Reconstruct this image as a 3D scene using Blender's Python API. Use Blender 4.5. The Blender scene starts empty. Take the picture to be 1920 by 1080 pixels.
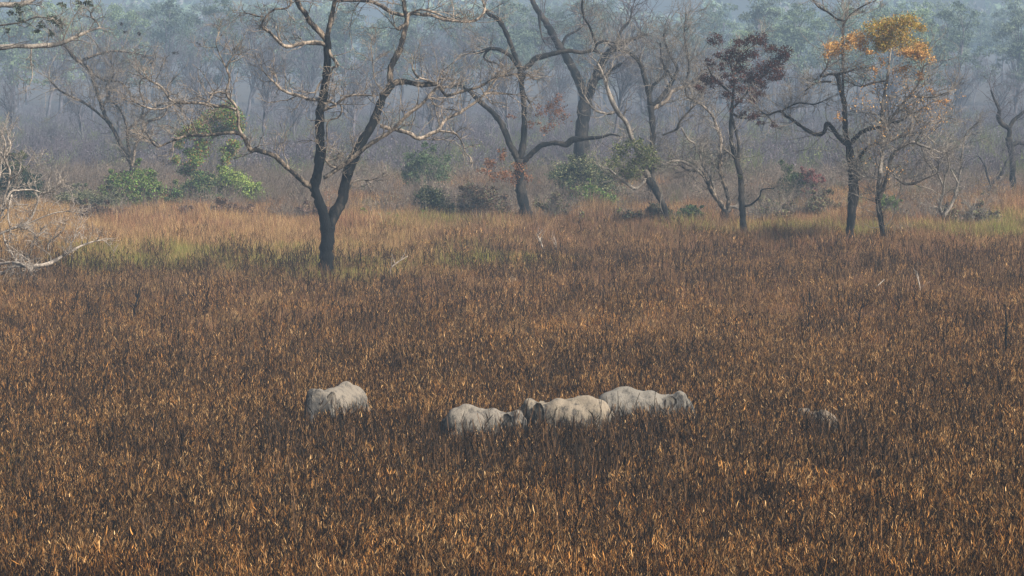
import bpy, math, random
import numpy as np
from mathutils import Vector, Matrix

S = bpy.context.scene
# ------------------------------------------------------------------ camera
F = 8533.0            # focal length in pixels of a 1920-wide frame (160 mm lens)
H = 13.0              # height of the lookout above the plain
PITCH = math.atan((540 - 130) / F)
camd = bpy.data.cameras.new("camera"); cam = bpy.data.objects.new("camera", camd)
S.collection.objects.link(cam); S.camera = cam
camd.sensor_width = 36; camd.lens = 36 * F / 1920
camd.clip_start = 1; camd.clip_end = 6000
cam.location = (0, 0, H); cam.rotation_euler = (math.pi / 2 - PITCH, 0, 0)

# ------------------------------------------------------------------ light
SUN_EL, SUN_AZ = math.radians(40), math.radians(124)    # azimuth clockwise from the view direction (+Y)
w = bpy.data.worlds.new("World"); S.world = w; w.use_nodes = True
nt = w.node_tree; nt.nodes.clear()
sky = nt.nodes.new("ShaderNodeTexSky"); sky.sky_type = 'NISHITA'; sky.sun_disc = False
sky.sun_elevation = SUN_EL; sky.sun_rotation = SUN_AZ; sky.air_density = 1.6; sky.dust_density = 4.0
bg = nt.nodes.new("ShaderNodeBackground"); bg.inputs[1].default_value = 0.06
wo = nt.nodes.new("ShaderNodeOutputWorld")
nt.links.new(sky.outputs[0], bg.inputs[0]); nt.links.new(bg.outputs[0], wo.inputs[0])
sd = bpy.data.lights.new("sun", 'SUN'); sun = bpy.data.objects.new("sun", sd); S.collection.objects.link(sun)
sd.energy = 5.0; sd.angle = math.radians(0.8); sd.color = (1.0, 0.90, 0.78)
sv = Vector((math.sin(SUN_AZ) * math.cos(SUN_EL), math.cos(SUN_AZ) * math.cos(SUN_EL), math.sin(SUN_EL)))
sun.rotation_euler = sv.to_track_quat('Z', 'Y').to_euler(); sun.location = (0, 0, 60)
S.view_settings.view_transform = 'Standard'; S.view_settings.look = 'None'
S.view_settings.gamma = 1; S.view_settings.use_curve_mapping = False
S.view_settings.exposure = 0.80
HAZE = 0.00026
S.render.engine = 'CYCLES'
S.cycles.use_denoising = True
S.cycles.max_bounces = 5; S.cycles.diffuse_bounces = 2; S.cycles.volume_bounces = 0
S.cycles.transparent_max_bounces = 4

# ------------------------------------------------------------------ helpers
def tag(o, label=None, cat=None, group=None, kind=None):
    if label: o["label"] = label
    if cat: o["category"] = cat
    if group: o["group"] = group
    if kind: o["kind"] = kind
    return o

def P(u, v, D):
    x = (u - 960) / F; z = (540 - v) / F
    d = np.array([x, math.cos(PITCH) + z * math.sin(PITCH), -math.sin(PITCH) + z * math.cos(PITCH)])
    return np.array([0, 0, H]) + d * (D / d[1])

def rise(D): return 22 * np.clip((np.asarray(D, float) - 950) / 1200, 0, 1.2) ** 1.3     # foothill under the far wood
def Dv(v):            # distance of the flat ground seen at image row v
    z = (540 - v) / F
    dy = math.cos(PITCH) + z * math.sin(PITCH); dz = -math.sin(PITCH) + z * math.cos(PITCH)
    return -H * dy / dz
def Dseen(v, h=0.8):  # row where grass of height h hides the foot
    return Dv(130 + (v - 130) / (1 - h / H))
def sc(D): return F / D

def link(o, parent=None):
    S.collection.objects.link(o)
    if parent is not None: o.parent = parent
    return o
def empty(name, loc=(0, 0, 0)):
    o = bpy.data.objects.new(name, None); o.location = loc; o.empty_display_size = .3
    return link(o)
def copy_tree(o, loc, rz, s, label=None, group=None):
    r = o.copy(); S.collection.objects.link(r); r.location = loc; r.rotation_euler = (0, 0, rz)
    r.scale = s if hasattr(s, '__len__') else (s, s, s)
    if label: r["label"] = label
    if group: r["group"] = group
    for ch in o.children:
        c = ch.copy(); S.collection.objects.link(c); c.parent = r
    return r

def mesh(name, verts, faces_list, cols=None, smooth=False, mats=()):
    """faces_list: list of int arrays (n,k)"""
    me = bpy.data.meshes.new(name)
    verts = np.asarray(verts, dtype=np.float32)
    me.vertices.add(len(verts)); me.vertices.foreach_set("co", verts.ravel())
    nl = sum(f.size for f in faces_list); nf = sum(len(f) for f in faces_list)
    me.loops.add(nl); me.polygons.add(nf)
    me.loops.foreach_set("vertex_index", np.concatenate([f.ravel() for f in faces_list]).astype(np.int32))
    tot = np.concatenate([np.full(len(f), f.shape[1], dtype=np.int32) for f in faces_list])
    st = np.concatenate([[0], np.cumsum(tot)[:-1]]).astype(np.int32)
    me.polygons.foreach_set("loop_start", st)
    try: me.polygons.foreach_set("loop_total", tot)
    except Exception: pass
    if smooth: me.polygons.foreach_set("use_smooth", np.ones(nf, dtype=bool))
    if cols is not None:
        a = me.color_attributes.new("Col", 'FLOAT_COLOR', 'POINT')
        c = np.ones((len(verts), 4), dtype=np.float32); c[:, :3] = cols
        a.data.foreach_set("color", c.ravel())
    for m in mats: me.materials.append(m)
    me.update(calc_edges=True); me.validate()
    return me
def obj(name, me, parent=None, loc=None):
    o = bpy.data.objects.new(name, me)
    if loc is not None: o.location = loc
    return link(o, parent)

def norm(a): return a / np.maximum(np.linalg.norm(a, axis=-1, keepdims=True), 1e-9)

def tubes(pts, rad, sides, rng=None, bump=0.0, cap=True):
    """pts (N,K,3), rad (N,K) -> verts, [faces]"""
    N, K, _ = pts.shape
    t = np.gradient(pts, axis=1); t = norm(t)
    ref = np.where(np.abs(t[:, :1, 2:3]) > .8, np.array([[[1., .1, 0]]]), np.array([[[0.1, 0.05, 1.]]]))
    ref = np.broadcast_to(ref, t.shape)
    a = norm(np.cross(t, ref)); b = np.cross(t, a)
    ang = np.arange(sides) / sides * 2 * np.pi
    r = rad[:, :, None]
    if rng is not None and bump > 0:
        r = r * (1 + bump * rng.standard_normal((N, K, sides)))
    else: r = np.broadcast_to(r, (N, K, sides))
    V = pts[:, :, None, :] + r[..., None] * (a[:, :, None, :] * np.cos(ang)[None, None, :, None] + b[:, :, None, :] * np.sin(ang)[None, None, :, None])
    idx = np.arange(N * K * sides).reshape(N, K, sides)
    i0 = idx[:, :-1, :]; i1 = idx[:, 1:, :]
    j0 = np.roll(i0, -1, axis=2); j1 = np.roll(i1, -1, axis=2)
    Fq = np.stack([i0, j0, j1, i1], -1).reshape(-1, 4)
    out = [Fq]
    if cap:
        out.append(idx[:, -1, :].reshape(N, sides)); out.append(idx[:, 0, ::-1].reshape(N, sides))
    return V.reshape(-1, 3), out

def merge(parts):
    vs, fs, off = [], {}, 0
    for v, fl in parts:
        vs.append(v)
        for f in fl: fs.setdefault(f.shape[1], []).append(f + off)
        off += len(v)
    return np.concatenate(vs), [np.concatenate(f) for f in fs.values()]

def grow(st, di, ln, r0, r1, K, gnarl, up, rng):
    N = len(st); pts = np.zeros((N, K, 3)); pts[:, 0] = st; d = norm(di)
    step = (ln / (K - 1))[:, None]
    for k in range(1, K):
        d = norm(d + gnarl * rng.standard_normal((N, 3)) + np.array([0, 0, up]))
        pts[:, k] = pts[:, k - 1] + d * step
    t = np.linspace(0, 1, K)[None, :]
    return pts, r0[:, None] * (1 - t) + r1[:, None] * t

def sprout(pts, rad, n, tmin, ang, rng, tpow=1.0):
    """n children on random parents: positions, directions, parent radius"""
    N, K, _ = pts.shape
    p = rng.integers(0, N, n); t = tmin + (1 - tmin) * rng.random(n) ** tpow
    x = t * (K - 1); k = np.minimum(x.astype(int), K - 2); f = (x - k)[:, None]
    pos = pts[p, k] * (1 - f) + pts[p, k + 1] * f
    tg = norm(pts[p, k + 1] - pts[p, k])
    q = rng.standard_normal((n, 3)); q -= (q * tg).sum(1, keepdims=True) * tg; q = norm(q)
    a = ang * (0.6 + .8 * rng.random(n))[:, None]
    return pos, tg * np.cos(a) + q * np.sin(a), rad[p, k] * (1 - f[:, 0]) + rad[p, k + 1] * f[:, 0]

def leaves(centres, radii, n_per, size, rng, squash=.7, cols=None, droop=0.0, hollow=.35, jit=.25):
    """leaf-sized bent quads in lumpy clumps. returns verts, faces, cols"""
    C, R = [], []
    for c, r, n in zip(centres, radii, n_per):
        n = int(n)
        sub = max(3, n // 28)
        sc_ = norm(rng.standard_normal((sub, 3))) * (hollow + (1 - hollow) * rng.random((sub, 1)) ** .5) * r * .85
        pick = rng.integers(0, sub, n)
        p = sc_[pick] + rng.standard_normal((n, 3)) * r * .24
        p[:, 2] *= squash
        C.append(p + c)
        R.append(np.full(n, 1.0) * (0.75 + .5 * rng.random(sub)[pick]))
    p = np.concatenate(C); br = np.concatenate(R); n = len(p)
    s = size * (.6 + .8 * rng.random(n))[:, None]
    a = norm(rng.standard_normal((n, 3)) + np.array([0, 0, -droop])); q = rng.standard_normal((n, 3))
    b = norm(np.cross(a, q)); nn = np.cross(a, b)
    v = np.stack([p - a * s * .5, p + b * s * .28 + nn * s * .1, p + a * s * .5, p - b * s * .28 + nn * s * .1], 1)
    idx = np.arange(4 * n).reshape(n, 4)
    fc = np.concatenate([idx[:, [0, 1, 2]], idx[:, [0, 2, 3]]])
    cols = np.asarray(cols, dtype=float)
    pal = cols[rng.integers(0, len(cols), n)] * (1 - jit + 2 * jit * rng.random((n, 1))) * br[:, None]
    return v.reshape(-1, 3), [fc], np.repeat(pal, 4, axis=0)

# ------------------------------------------------------------------ materials
def newmat(name):
    m = bpy.data.materials.new(name); m.use_nodes = True
    n = m.node_tree.nodes; n.clear(); return m, n, m.node_tree.links
def leaf_mat(name, trans=.25, rough=.7, rand=.35, tint=(1, 1, 1)):
    m, n, l = newmat(name)
    at = n.new("ShaderNodeAttribute"); at.attribute_name = "Col"
    oi = n.new("ShaderNodeObjectInfo")
    mr = n.new("ShaderNodeMapRange"); mr.inputs[3].default_value = 1 - rand; mr.inputs[4].default_value = 1 + rand
    l.new(oi.outputs["Random"], mr.inputs[0])
    vm = n.new("ShaderNodeVectorMath"); vm.operation = 'SCALE'
    l.new(at.outputs["Color"], vm.inputs[0]); l.new(mr.outputs[0], vm.inputs[3])
    vt = n.new("ShaderNodeVectorMath"); vt.operation = 'MULTIPLY'; vt.inputs[1].default_value = tint
    l.new(vm.outputs[0], vt.inputs[0])
    pb = n.new("ShaderNodeBsdfPrincipled"); pb.inputs["Roughness"].default_value = rough
    pb.inputs["Specular IOR Level"].default_value = .04
    tr = n.new("ShaderNodeBsdfTranslucent"); mx = n.new("ShaderNodeMixShader"); mx.inputs[0].default_value = trans
    out = n.new("ShaderNodeOutputMaterial")
    l.new(vt.outputs[0], pb.inputs["Base Color"]); l.new(vt.outputs[0], tr.inputs[0])
    l.new(pb.outputs[0], mx.inputs[1]); l.new(tr.outputs[0], mx.inputs[2]); l.new(mx.outputs[0], out.inputs[0])
    return m
def bark_mat(name, dark, pale, mix=.5, scale=1.2, fine=14):
    """bark with lichen / burnt patches: noise decides between two given colours"""
    m, n, l = newmat(name)
    tc = n.new("ShaderNodeTexCoord")
    mp = n.new("ShaderNodeMapping"); mp.inputs[3].default_value = (1, 1, .45); l.new(tc.outputs["Object"], mp.inputs[0])
    n1 = n.new("ShaderNodeTexNoise"); n1.inputs["Scale"].default_value = scale; n1.inputs["Detail"].default_value = 6
    n1.inputs["Roughness"].default_value = .7
    n2 = n.new("ShaderNodeTexNoise"); n2.inputs["Scale"].default_value = fine; n2.inputs["Detail"].default_value = 4
    l.new(mp.outputs[0], n1.inputs[0]); l.new(mp.outputs[0], n2.inputs[0])
    cr = n.new("ShaderNodeValToRGB"); e = cr.color_ramp.elements
    c = .72 - .44 * mix
    e[0].position = max(0, c - .09); e[0].color = (*dark, 1); e[1].position = min(1, c + .09); e[1].color = (*pale, 1)
    l.new(n1.outputs[0], cr.inputs[0])
    mm = n.new("ShaderNodeMapRange"); mm.inputs[1].default_value = .3; mm.inputs[2].default_value = .7
    mm.inputs[3].default_value = .55; mm.inputs[4].default_value = 1.35; l.new(n2.outputs[0], mm.inputs[0])
    vm = n.new("ShaderNodeVectorMath"); vm.operation = 'SCALE'; l.new(cr.outputs[0], vm.inputs[0]); l.new(mm.outputs[0], vm.inputs[3])
    bp = n.new("ShaderNodeBump"); bp.inputs["Strength"].default_value = .7; bp.inputs["Distance"].default_value = .06
    l.new(n2.outputs[0], bp.inputs["Height"])
    pb = n.new("ShaderNodeBsdfPrincipled"); pb.inputs["Roughness"].default_value = .9; pb.inputs["Specular IOR Level"].default_value = .15
    l.new(vm.outputs[0], pb.inputs["Base Color"]); l.new(bp.outputs[0], pb.inputs["Normal"])
    out = n.new("ShaderNodeOutputMaterial"); l.new(pb.outputs[0], out.inputs[0])
    return m

M_charred = bark_mat("bark_charred", (.004, .005, .006), (.06, .05, .042), .20)
M_mixed = bark_mat("bark_half_charred", (.014, .013, .013), (.26, .21, .16), .38, 2.6)
M_pale = bark_mat("bark_pale", (.035, .031, .028), (.36, .30, .24), .50, 3.0)
M_dark = bark_mat("bark_dark_grey", (.009, .010, .011), (.055, .048, .042), .4)
M_grey = bark_mat("bark_grey", (.075, .070, .066), (.27, .24, .205), .5)
M_far = bark_mat("bark_far", (.07, .067, .082), (.145, .135, .15), .45)  # pale bluish cast stands for haze, painted into the bark
M_dead = bark_mat("dead_wood", (.13, .112, .097), (.40, .35, .30), .55, 2.5)
M_leaf = leaf_mat("leaf")
M_grass = leaf_mat("grass_blade", trans=.22, rough=.75, rand=.5, tint=(.96, .89, .78))
M_straw = leaf_mat("fine_straw", trans=.3, rough=.75, rand=.28, tint=(.92, .88, .78))

# ------------------------------------------------------------------ ground
def ground_mat():
    m, n, l = newmat("burnt_soil")
    tc = n.new("ShaderNodeTexCoord")
    n1 = n.new("ShaderNodeTexNoise"); n1.inputs["Scale"].default_value = .06; n1.inputs["Detail"].default_value = 8
    n2 = n.new("ShaderNodeTexNoise"); n2.inputs["Scale"].default_value = 3; n2.inputs["Detail"].default_value = 8
    l.new(tc.outputs["Object"], n1.inputs[0]); l.new(tc.outputs["Object"], n2.inputs[0])
    cr = n.new("ShaderNodeValToRGB"); e = cr.color_ramp.elements
    e[0].position = .35; e[0].color = (.014, .011, .009, 1); e[1].position = .65; e[1].color = (.05, .035, .023, 1)
    ad = n.new("ShaderNodeMath"); ad.operation = 'MULTIPLY_ADD'; ad.inputs[1].default_value = .5
    l.new(n2.outputs[0], ad.inputs[0])
    h = n.new("ShaderNodeMath"); h.operation = 'MULTIPLY'; h.inputs[1].default_value = .5
    l.new(n1.outputs[0], h.inputs[0]); l.new(h.outputs[0], ad.inputs[2]); l.new(ad.outputs[0], cr.inputs[0])
    bp = n.new("ShaderNodeBump"); bp.inputs["Distance"].default_value = .1; l.new(n2.outputs[0], bp.inputs["Height"])
    pb = n.new("ShaderNodeBsdfPrincipled"); pb.inputs["Roughness"].default_value = .95
    l.new(cr.outputs[0], pb.inputs["Base Color"]); l.new(bp.outputs[0], pb.inputs["Normal"])
    out = n.new("ShaderNodeOutputMaterial"); l.new(pb.outputs[0], out.inputs[0]); return m
gx = np.linspace(-450, 450, 61); gy = np.linspace(-60, 2400, 119)
GX, GY = np.meshgrid(gx, gy)
GZ = .12 * np.sin(GX * .11 + 1.3) * np.sin(GY * .07) - .14 + rise(GY)
gv = np.stack([GX.ravel(), GY.ravel(), GZ.ravel()], 1)
ii = np.arange(61 * 119).reshape(119, 61)
gf = np.stack([ii[:-1, :-1], ii[:-1, 1:], ii[1:, 1:], ii[1:, :-1]], -1).reshape(-1, 4)
g = obj("ground", mesh("ground", gv, [gf], smooth=True, mats=[ground_mat()]))
tag(g, "dark burnt soil of the plain under the dry grass", "ground", kind="structure")

# ------------------------------------------------------------------ haze
def haze():
    m, n, l = newmat("haze_air")
    pv = n.new("ShaderNodeVolumePrincipled"); pv.inputs["Color"].default_value = (.50, .71, 1.0, 1)
    pv.inputs["Density"].default_value = HAZE; pv.inputs["Anisotropy"].default_value = -.32
    out = n.new("ShaderNodeOutputMaterial"); l.new(pv.outputs[0], out.inputs["Volume"])
    x0, x1, y0, y1, z0, z1 = -460, 460, -70, 2420, -1.4, 72
    v = np.array([[x, y, z] for x in (x0, x1) for y in (y0, y1) for z in (z0, z1)])
    f = np.array([[0, 1, 3, 2], [4, 6, 7, 5], [0, 4, 5, 1], [2, 3, 7, 6], [0, 2, 6, 4], [1, 5, 7, 3]])
    o = obj("haze", mesh("haze", v, [f], mats=[m])); tag(o, "pale blue haze lying over the plain and the wood", "haze", kind="stuff")
haze()

# ------------------------------------------------------------------ grass
def ribbons(st, di, ln, wd, K, gnarl, up, rng, taper=.15, wmid=False):
    n = len(st)
    pts, _ = grow(st, di, ln, wd, wd, K, gnarl, up, rng)
    side = rng.standard_normal((n, 3)); side[:, 2] *= .2
    t = norm(np.gradient(pts, axis=1))
    s = norm(np.cross(t, np.broadcast_to(side[:, None, :], t.shape)))
    tt = np.linspace(0, 1, K)[None, :, None]
    prof = (np.sin(np.pi * (0.12 + .82 * tt)) if wmid else (1 - (1 - taper) * tt))
    wv = wd[:, None, None] * prof * .5
    V = np.stack([pts - s * wv, pts + s * wv], 2)      # n,K,2,3
    idx = np.arange(n * K * 2).reshape(n, K, 2)
    f = np.stack([idx[:, :-1, 0], idx[:, :-1, 1], idx[:, 1:, 1], idx[:, 1:, 0]], -1).reshape(-1, 4)
    return V.reshape(-1, 3), [f], pts

def reed_clump(name, seed, stemc, leafc, nst=36, nlf=13, h=(.7, 1.5), leafw=.0155, leafl=.165, rad=.45, sw=1.0):
    rng = np.random.default_rng(seed)
    st = np.zeros((nst, 3)); a = rng.random(nst) * 2 * np.pi; r = rad * np.sqrt(rng.random(nst))
    st[:, 0] = r * np.cos(a); st[:, 1] = r * np.sin(a); st[:, 2] = -.25
    di = np.stack([.16 * rng.standard_normal(nst), .16 * rng.standard_normal(nst), np.ones(nst)], 1)
    ln = rng.uniform(h[0], h[1], nst) + .25
    V1, F1, pts = ribbons(st, di, ln, sw * rng.uniform(.013, .024, nst), 5, .05, .05, rng, .5)
    c1 = np.asarray(stemc)[rng.integers(0, len(stemc), nst)]
    c1 = np.repeat(c1 * rng.uniform(.6, 1.3, (nst, 1)), 10, axis=0)
    n = nst * nlf
    pos, d, _ = sprout(pts, np.ones(pts.shape[:2]), n, .25, .9, rng, .8)
    d[:, 2] = np.where(rng.random(n) < .65, np.abs(d[:, 2]) + 1.1, -np.abs(d[:, 2]) - 1.0)
    ll = leafl * rng.uniform(.5, 1.35, n)
    V2, F2, _ = ribbons(pos, d, ll, leafw * rng.uniform(.5, 1.25, n), 4, .16, -.04, rng, wmid=True)
    c2 = np.asarray(leafc)[rng.integers(0, len(leafc), n)]
    c2 = np.repeat(c2 * rng.uniform(.55, 1.35, (n, 1)), 8, axis=0)
    V, Fs = merge([(V1, F1), (V2, F2)])
    return mesh(name, V, Fs, np.concatenate([c1, c2]), mats=[M_grass])

def straw_clump(name, seed, cols, n=110, h=(.5, 1.2), wd=.022, rad=.45, lean=.28, curl=-.10):
    rng = np.random.default_rng(seed)
    a = rng.random(n) * 2 * np.pi; r = rad * np.sqrt(rng.random(n))
    st = np.stack([r * np.cos(a), r * np.sin(a), np.full(n, -.2)], 1)
    di = np.stack([lean * rng.standard_normal(n), lean * rng.standard_normal(n), np.ones(n)], 1)
    V, F_, _ = ribbons(st, di, rng.uniform(h[0], h[1], n) + .2, wd * rng.uniform(.6, 1.3, n), 5, .07, curl, rng, .15)
    c = np.asarray(cols)[rng.integers(0, len(cols), n)] * rng.uniform(.65, 1.3, (n, 1))
    return mesh(name, V, F_, np.repeat(c, 10, axis=0), mats=[M_straw])

BLK = [(.012, .010, .009), (.02, .015, .012), (.035, .024, .017)]
PROTO = {}
def protos(kind, n, fn):
    PROTO[kind] = [bpy.data.objects.new(f"{kind}_tuft", fn(i)) for i in range(n)]
protos("brown_reed", 6, lambda i: reed_clump("brown_reed_tuft", 10 + i, BLK + [(.20, .115, .05), (.30, .18, .08), (.012, .01, .009)],
       [(.40, .24, .105), (.30, .17, .068), (.17, .095, .04), (.54, .38, .20), (.02, .015, .011), (.015, .012, .01), (.03, .02, .014)]))
protos("charred_reed", 6, lambda i: reed_clump("charred_reed_tuft", 30 + i, BLK,
       [(.02, .016, .013), (.05, .032, .02), (.16, .095, .045), (.24, .145, .07), (.02, .014, .01), (.012, .01, .009), (.012, .01, .009)], nst=36, nlf=10, h=(.7, 1.5)))
protos("rust_reed", 6, lambda i: reed_clump("rust_reed_tuft", 50 + i, BLK[:2] + [(.26, .13, .045), (.34, .18, .065), (.18, .08, .03)],
       [(.52, .27, .085), (.40, .20, .058), (.22, .105, .033), (.58, .38, .18), (.018, .013, .01), (.02, .014, .01), (.03, .02, .012)], nst=36, nlf=13, h=(.65, 1.4)))
protos("bare_stalk", 5, lambda i: reed_clump("bare_stalk_tuft", 70 + i, [(.010, .009, .008), (.02, .015, .012), (.06, .04, .025), (.13, .08, .045)],
       [(.02, .018, .016), (.05, .035, .025)], nst=6, nlf=3, h=(1.0, 2.15), leafw=.03, leafl=.34, rad=.5, sw=1.5))
protos("tan_straw", 6, lambda i: straw_clump("tan_straw_tuft", 90 + i,
       [(.52, .37, .19), (.46, .32, .15), (.58, .43, .25), (.38, .24, .12), (.26, .17, .085)]))
protos("mauve_straw", 6, lambda i: straw_clump("mauve_straw_tuft", 110 + i,
       [(.22, .14, .085), (.16, .10, .06), (.30, .19, .12), (.10, .064, .044), (.04, .03, .024)], n=90, h=(.6, 1.4), lean=.2))
protos("green_straw", 5, lambda i: straw_clump("green_straw_tuft", 130 + i,
       [(.24, .27, .06), (.31, .31, .09), (.18, .23, .05), (.36, .31, .13)], n=100, h=(.5, 1.15)))
protos("pink_straw", 5, lambda i: straw_clump("pink_straw_tuft", 150 + i,
       [(.38, .20, .125), (.32, .16, .10), (.42, .26, .17), (.20, .11, .075)], n=100, h=(.6, 1.3)))

def scatter(name, kind, xy, s, rz, label, cat, tilt=None):
    n = len(xy)
    if n == 0: return
    me = bpy.data.meshes.new(name); me.vertices.add(n)
    co = np.zeros((n, 3), dtype=np.float32); co[:, :2] = xy
    me.vertices.foreach_set("co", co.ravel())
    rng = np.random.default_rng(n)
    a = me.attributes.new("rot", 'FLOAT_VECTOR', 'POINT')
    r = np.zeros((n, 3), dtype=np.float32); r[:, :2] = rng.standard_normal((n, 2)) * .07; r[:, 2] = rz; a.data.foreach_set("vector", r.ravel())
    a = me.attributes.new("scl", 'FLOAT', 'POINT'); a.data.foreach_set("value", np.asarray(s, dtype=np.float32))
    col = bpy.data.collections.new(name + "_tufts")
    for o in PROTO[kind]:
        if o.name not in col.objects: col.objects.link(o)
    ng = bpy.data.node_groups.new(name, 'GeometryNodeTree')
    ng.interface.new_socket("Geometry", in_out='INPUT', socket_type='NodeSocketGeometry')
    ng.interface.new_socket("Geometry", in_out='OUTPUT', socket_type='NodeSocketGeometry')
    N, L = ng.nodes, ng.links
    gi = N.new("NodeGroupInput"); go = N.new("NodeGroupOutput"); ip = N.new("GeometryNodeInstanceOnPoints")
    ci = N.new("GeometryNodeCollectionInfo"); ci.inputs["Collection"].default_value = col
    ci.inputs["Separate Children"].default_value = True; ci.inputs["Reset Children"].default_value = True
    ip.inputs["Pick Instance"].default_value = True
    ra = N.new("GeometryNodeInputNamedAttribute"); ra.data_type = 'FLOAT_VECTOR'; ra.inputs[0].default_value = "rot"
    sa = N.new("GeometryNodeInputNamedAttribute"); sa.data_type = 'FLOAT'; sa.inputs[0].default_value = "scl"
    L.new(gi.outputs[0], ip.inputs["Points"]); L.new(ci.outputs[0], ip.inputs["Instance"])
    L.new(ra.outputs[0], ip.inputs["Rotation"]); L.new(sa.outputs[0], ip.inputs["Scale"])
    L.new(ip.outputs[0], go.inputs[0])
    o = obj(name, me); md = o.modifiers.new("tufts", 'NODES'); md.node_group = ng
    tag(o, label, cat, kind="stuff")
    return o

# value noise on the plane, for patches in the vegetation
def vnoise(x, y, cell, seed):
    rng = np.random.default_rng(seed); G = rng.random((256, 256))
    fx, fy = x / cell + 60, y / cell + 3
    i, j = np.floor(fx).astype(int), np.floor(fy).astype(int); a, b = fx - i, fy - j
    a = a * a * (3 - 2 * a); b = b * b * (3 - 2 * b)
    i %= 256; j %= 256; i2, j2 = (i + 1) % 256, (j + 1) % 256
    return (G[i, j] * (1 - a) + G[i2, j] * a) * (1 - b) + (G[i, j2] * (1 - a) + G[i2, j2] * a) * b
def fnoise(x, y, cell, seed): return (vnoise(x, y, cell, seed) * .6 + vnoise(x, y, cell / 2.3, seed + 1) * .4)

rng = np.random.default_rng(5)
def field(dens, d0, d1):
    hw = lambda d: .1125 * d * 1.10 + 3
    area = (hw(d0) + hw(d1)) * (d1 - d0); n = int(area * dens)
    D = np.sqrt(d0 ** 2 + (d1 ** 2 - d0 ** 2) * rng.random(n))
    X = (rng.random(n) * 2 - 1) * hw(D)
    return X, D
X1, D1 = field(3.6, 108, 200); X2, D2 = field(2.8, 200, 330); X3, D3 = field(1.7, 330, 490)
X = np.concatenate([X1, X2, X3]); D = np.concatenate([D1, D2, D3])
U = 960 + F * X / D; Vr = 130 + H * F / D
big = fnoise(X, D * .45, 9, 1); mid_ = fnoise(X, D * .5, 3.2, 7); wide = fnoise(X, D * .35, 26, 12)
W = {k: np.zeros(len(X)) for k in ("brown_reed", "charred_reed", "rust_reed", "tan_straw", "mauve_straw", "green_straw", "pink_straw")}
def ss(a, b, x): t = np.clip((x - a) / (b - a), 0, 1); return t * t * (3 - 2 * t)
def blob(u, v, ru, rv): return np.exp(-(((U - u) / ru) ** 2 + ((Vr - v) / rv) ** 2))
near = ss(545, 660, Vr + 60 * (fnoise(X, D * .35, 14, 91) - .5))                       # leafy burnt reeds
W["brown_reed"] = near * (.55 + .35 * (1 - ss(900, 1050, Vr)))
W["charred_reed"] = near * (.12 + .30 * ss(680, 800, Vr) + 1.2 * ss(640, 780, Vr) * ss(.48, .70, big) * (blob(800, 870, 900, 110) + .4) + .6 * ss(.55, .72, mid_) * ss(600, 720, Vr))
W["rust_reed"] = near * (.16 + .5 * ss(.5, .7, wide) + 1.1 * ss(880, 1080, Vr) * ss(.3, .6, big + .1) + .3 * ss(.55, .7, mid_))
left = 1 - ss(620, 900, U)
rightd = ss(700, 1100, U)
W["mauve_straw"] += (1 - near) * (.35 + 1.2 * ss(500, 600, Vr) * (1 - near)) + (1 - near) * .9 * rightd * (1 - ss(430, 470, 900 - Vr)) + 1.1 * near * (1 - ss(660, 860, Vr))
W["brown_reed"] += (1 - near) * (.35 + .3 * rightd) * ss(450, 560, Vr)
W["charred_reed"] += (1 - near) * .18 * rightd * ss(460, 560, Vr) * ss(.4, .6, big)
W["tan_straw"] += .6 * ss(.38, .6, mid_) * ss(500, 550, Vr) * (1 - ss(640, 840, Vr)) + (1 - ss(490, 660, Vr + 110 * (fnoise(X, D * .4, 7, 44) - .5))) * (2.2 * left * ss(400, 440, Vr) + .55) + .9 * near * ss(.52, .68, wide) * (1 - ss(640, 760, Vr)) + .12 * near * ss(.5, .7, wide)
W["pink_straw"] += (1 - ss(500, 560, Vr)) * (.4 * ss(.35, .6, big)) + 1.6 * blob(650, 452, 60, 22) + 1.2 * blob(330, 440, 160, 25) + .8 * blob(1700, 500, 260, 22) + .5 * blob(1050, 460, 350, 20) + (.45 + .5 * ss(.45, .65, wide)) * ss(480, 540, Vr) * (1 - ss(620, 760, Vr))
gr = 0 * U
for _ in (0,): gr = 2.8 * blob(340, 512, 150, 17) + 2.6 * blob(620, 528, 110, 22) + 3.2 * blob(890, 518, 95, 15) + 1.2 * blob(1020, 520, 60, 12) + 1.4 * blob(180, 520, 60, 22) \
    + .9 * blob(1600, 462, 200, 12) + 1.3 * blob(1880, 452, 80, 18) + .7 * blob(1300, 455, 60, 12) + .5 * blob(820, 440, 120, 14) + .35 * blob(1830, 980, 60, 40) + .25 * blob(20, 930, 40, 60)
W["green_straw"] = gr * ss(.15, .45, mid_) * 5 + .02
keys = list(W); Wm = np.stack([W[k] for k in keys], 1) + 1e-6; Wm /= Wm.sum(1, keepdims=True)
cum = np.cumsum(Wm, 1); pick = (rng.random(len(X))[:, None] > cum).sum(1).clip(0, len(keys) - 1)
hgt = .82 + .45 * (fnoise(X, D, 5, 31) - .3) + .25 * rng.random(len(X))
hgt *= np.where(D > 300, .65 + 1.2 * fnoise(X, D * .4, 4, 55), 1.0)
hgt *= .80 + .45 * fnoise(X, D * .5, 2.2, 63)
hgt *= 1 - .2 * np.exp(-((X + .3) / 3.5) ** 4 - ((D - 142) / 4) ** 2)
LBL = {"brown_reed": ("brown_reed_grass", "brown dry leafy reeds covering the plain around the elephants"),
       "charred_reed": ("charred_reed_grass", "blackened burnt reeds in dark patches between the brown ones"),
       "rust_reed": ("rusty_reed_grass", "rusty orange dry reeds, thickest along the near edge of the plain"),
       "tan_straw": ("tan_straw_grass", "pale tan straw around the foot of the big forked tree"),
       "mauve_straw": ("dull_brown_straw_grass", "dull mauve brown straw filling the plain before the trees"),
       "green_straw": ("green_grass", "yellowish green grass patches on either side of the forked tree"),
       "pink_straw": ("pinkish_straw_grass", "pinkish rust straw in patches before the bushes")}
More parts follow.
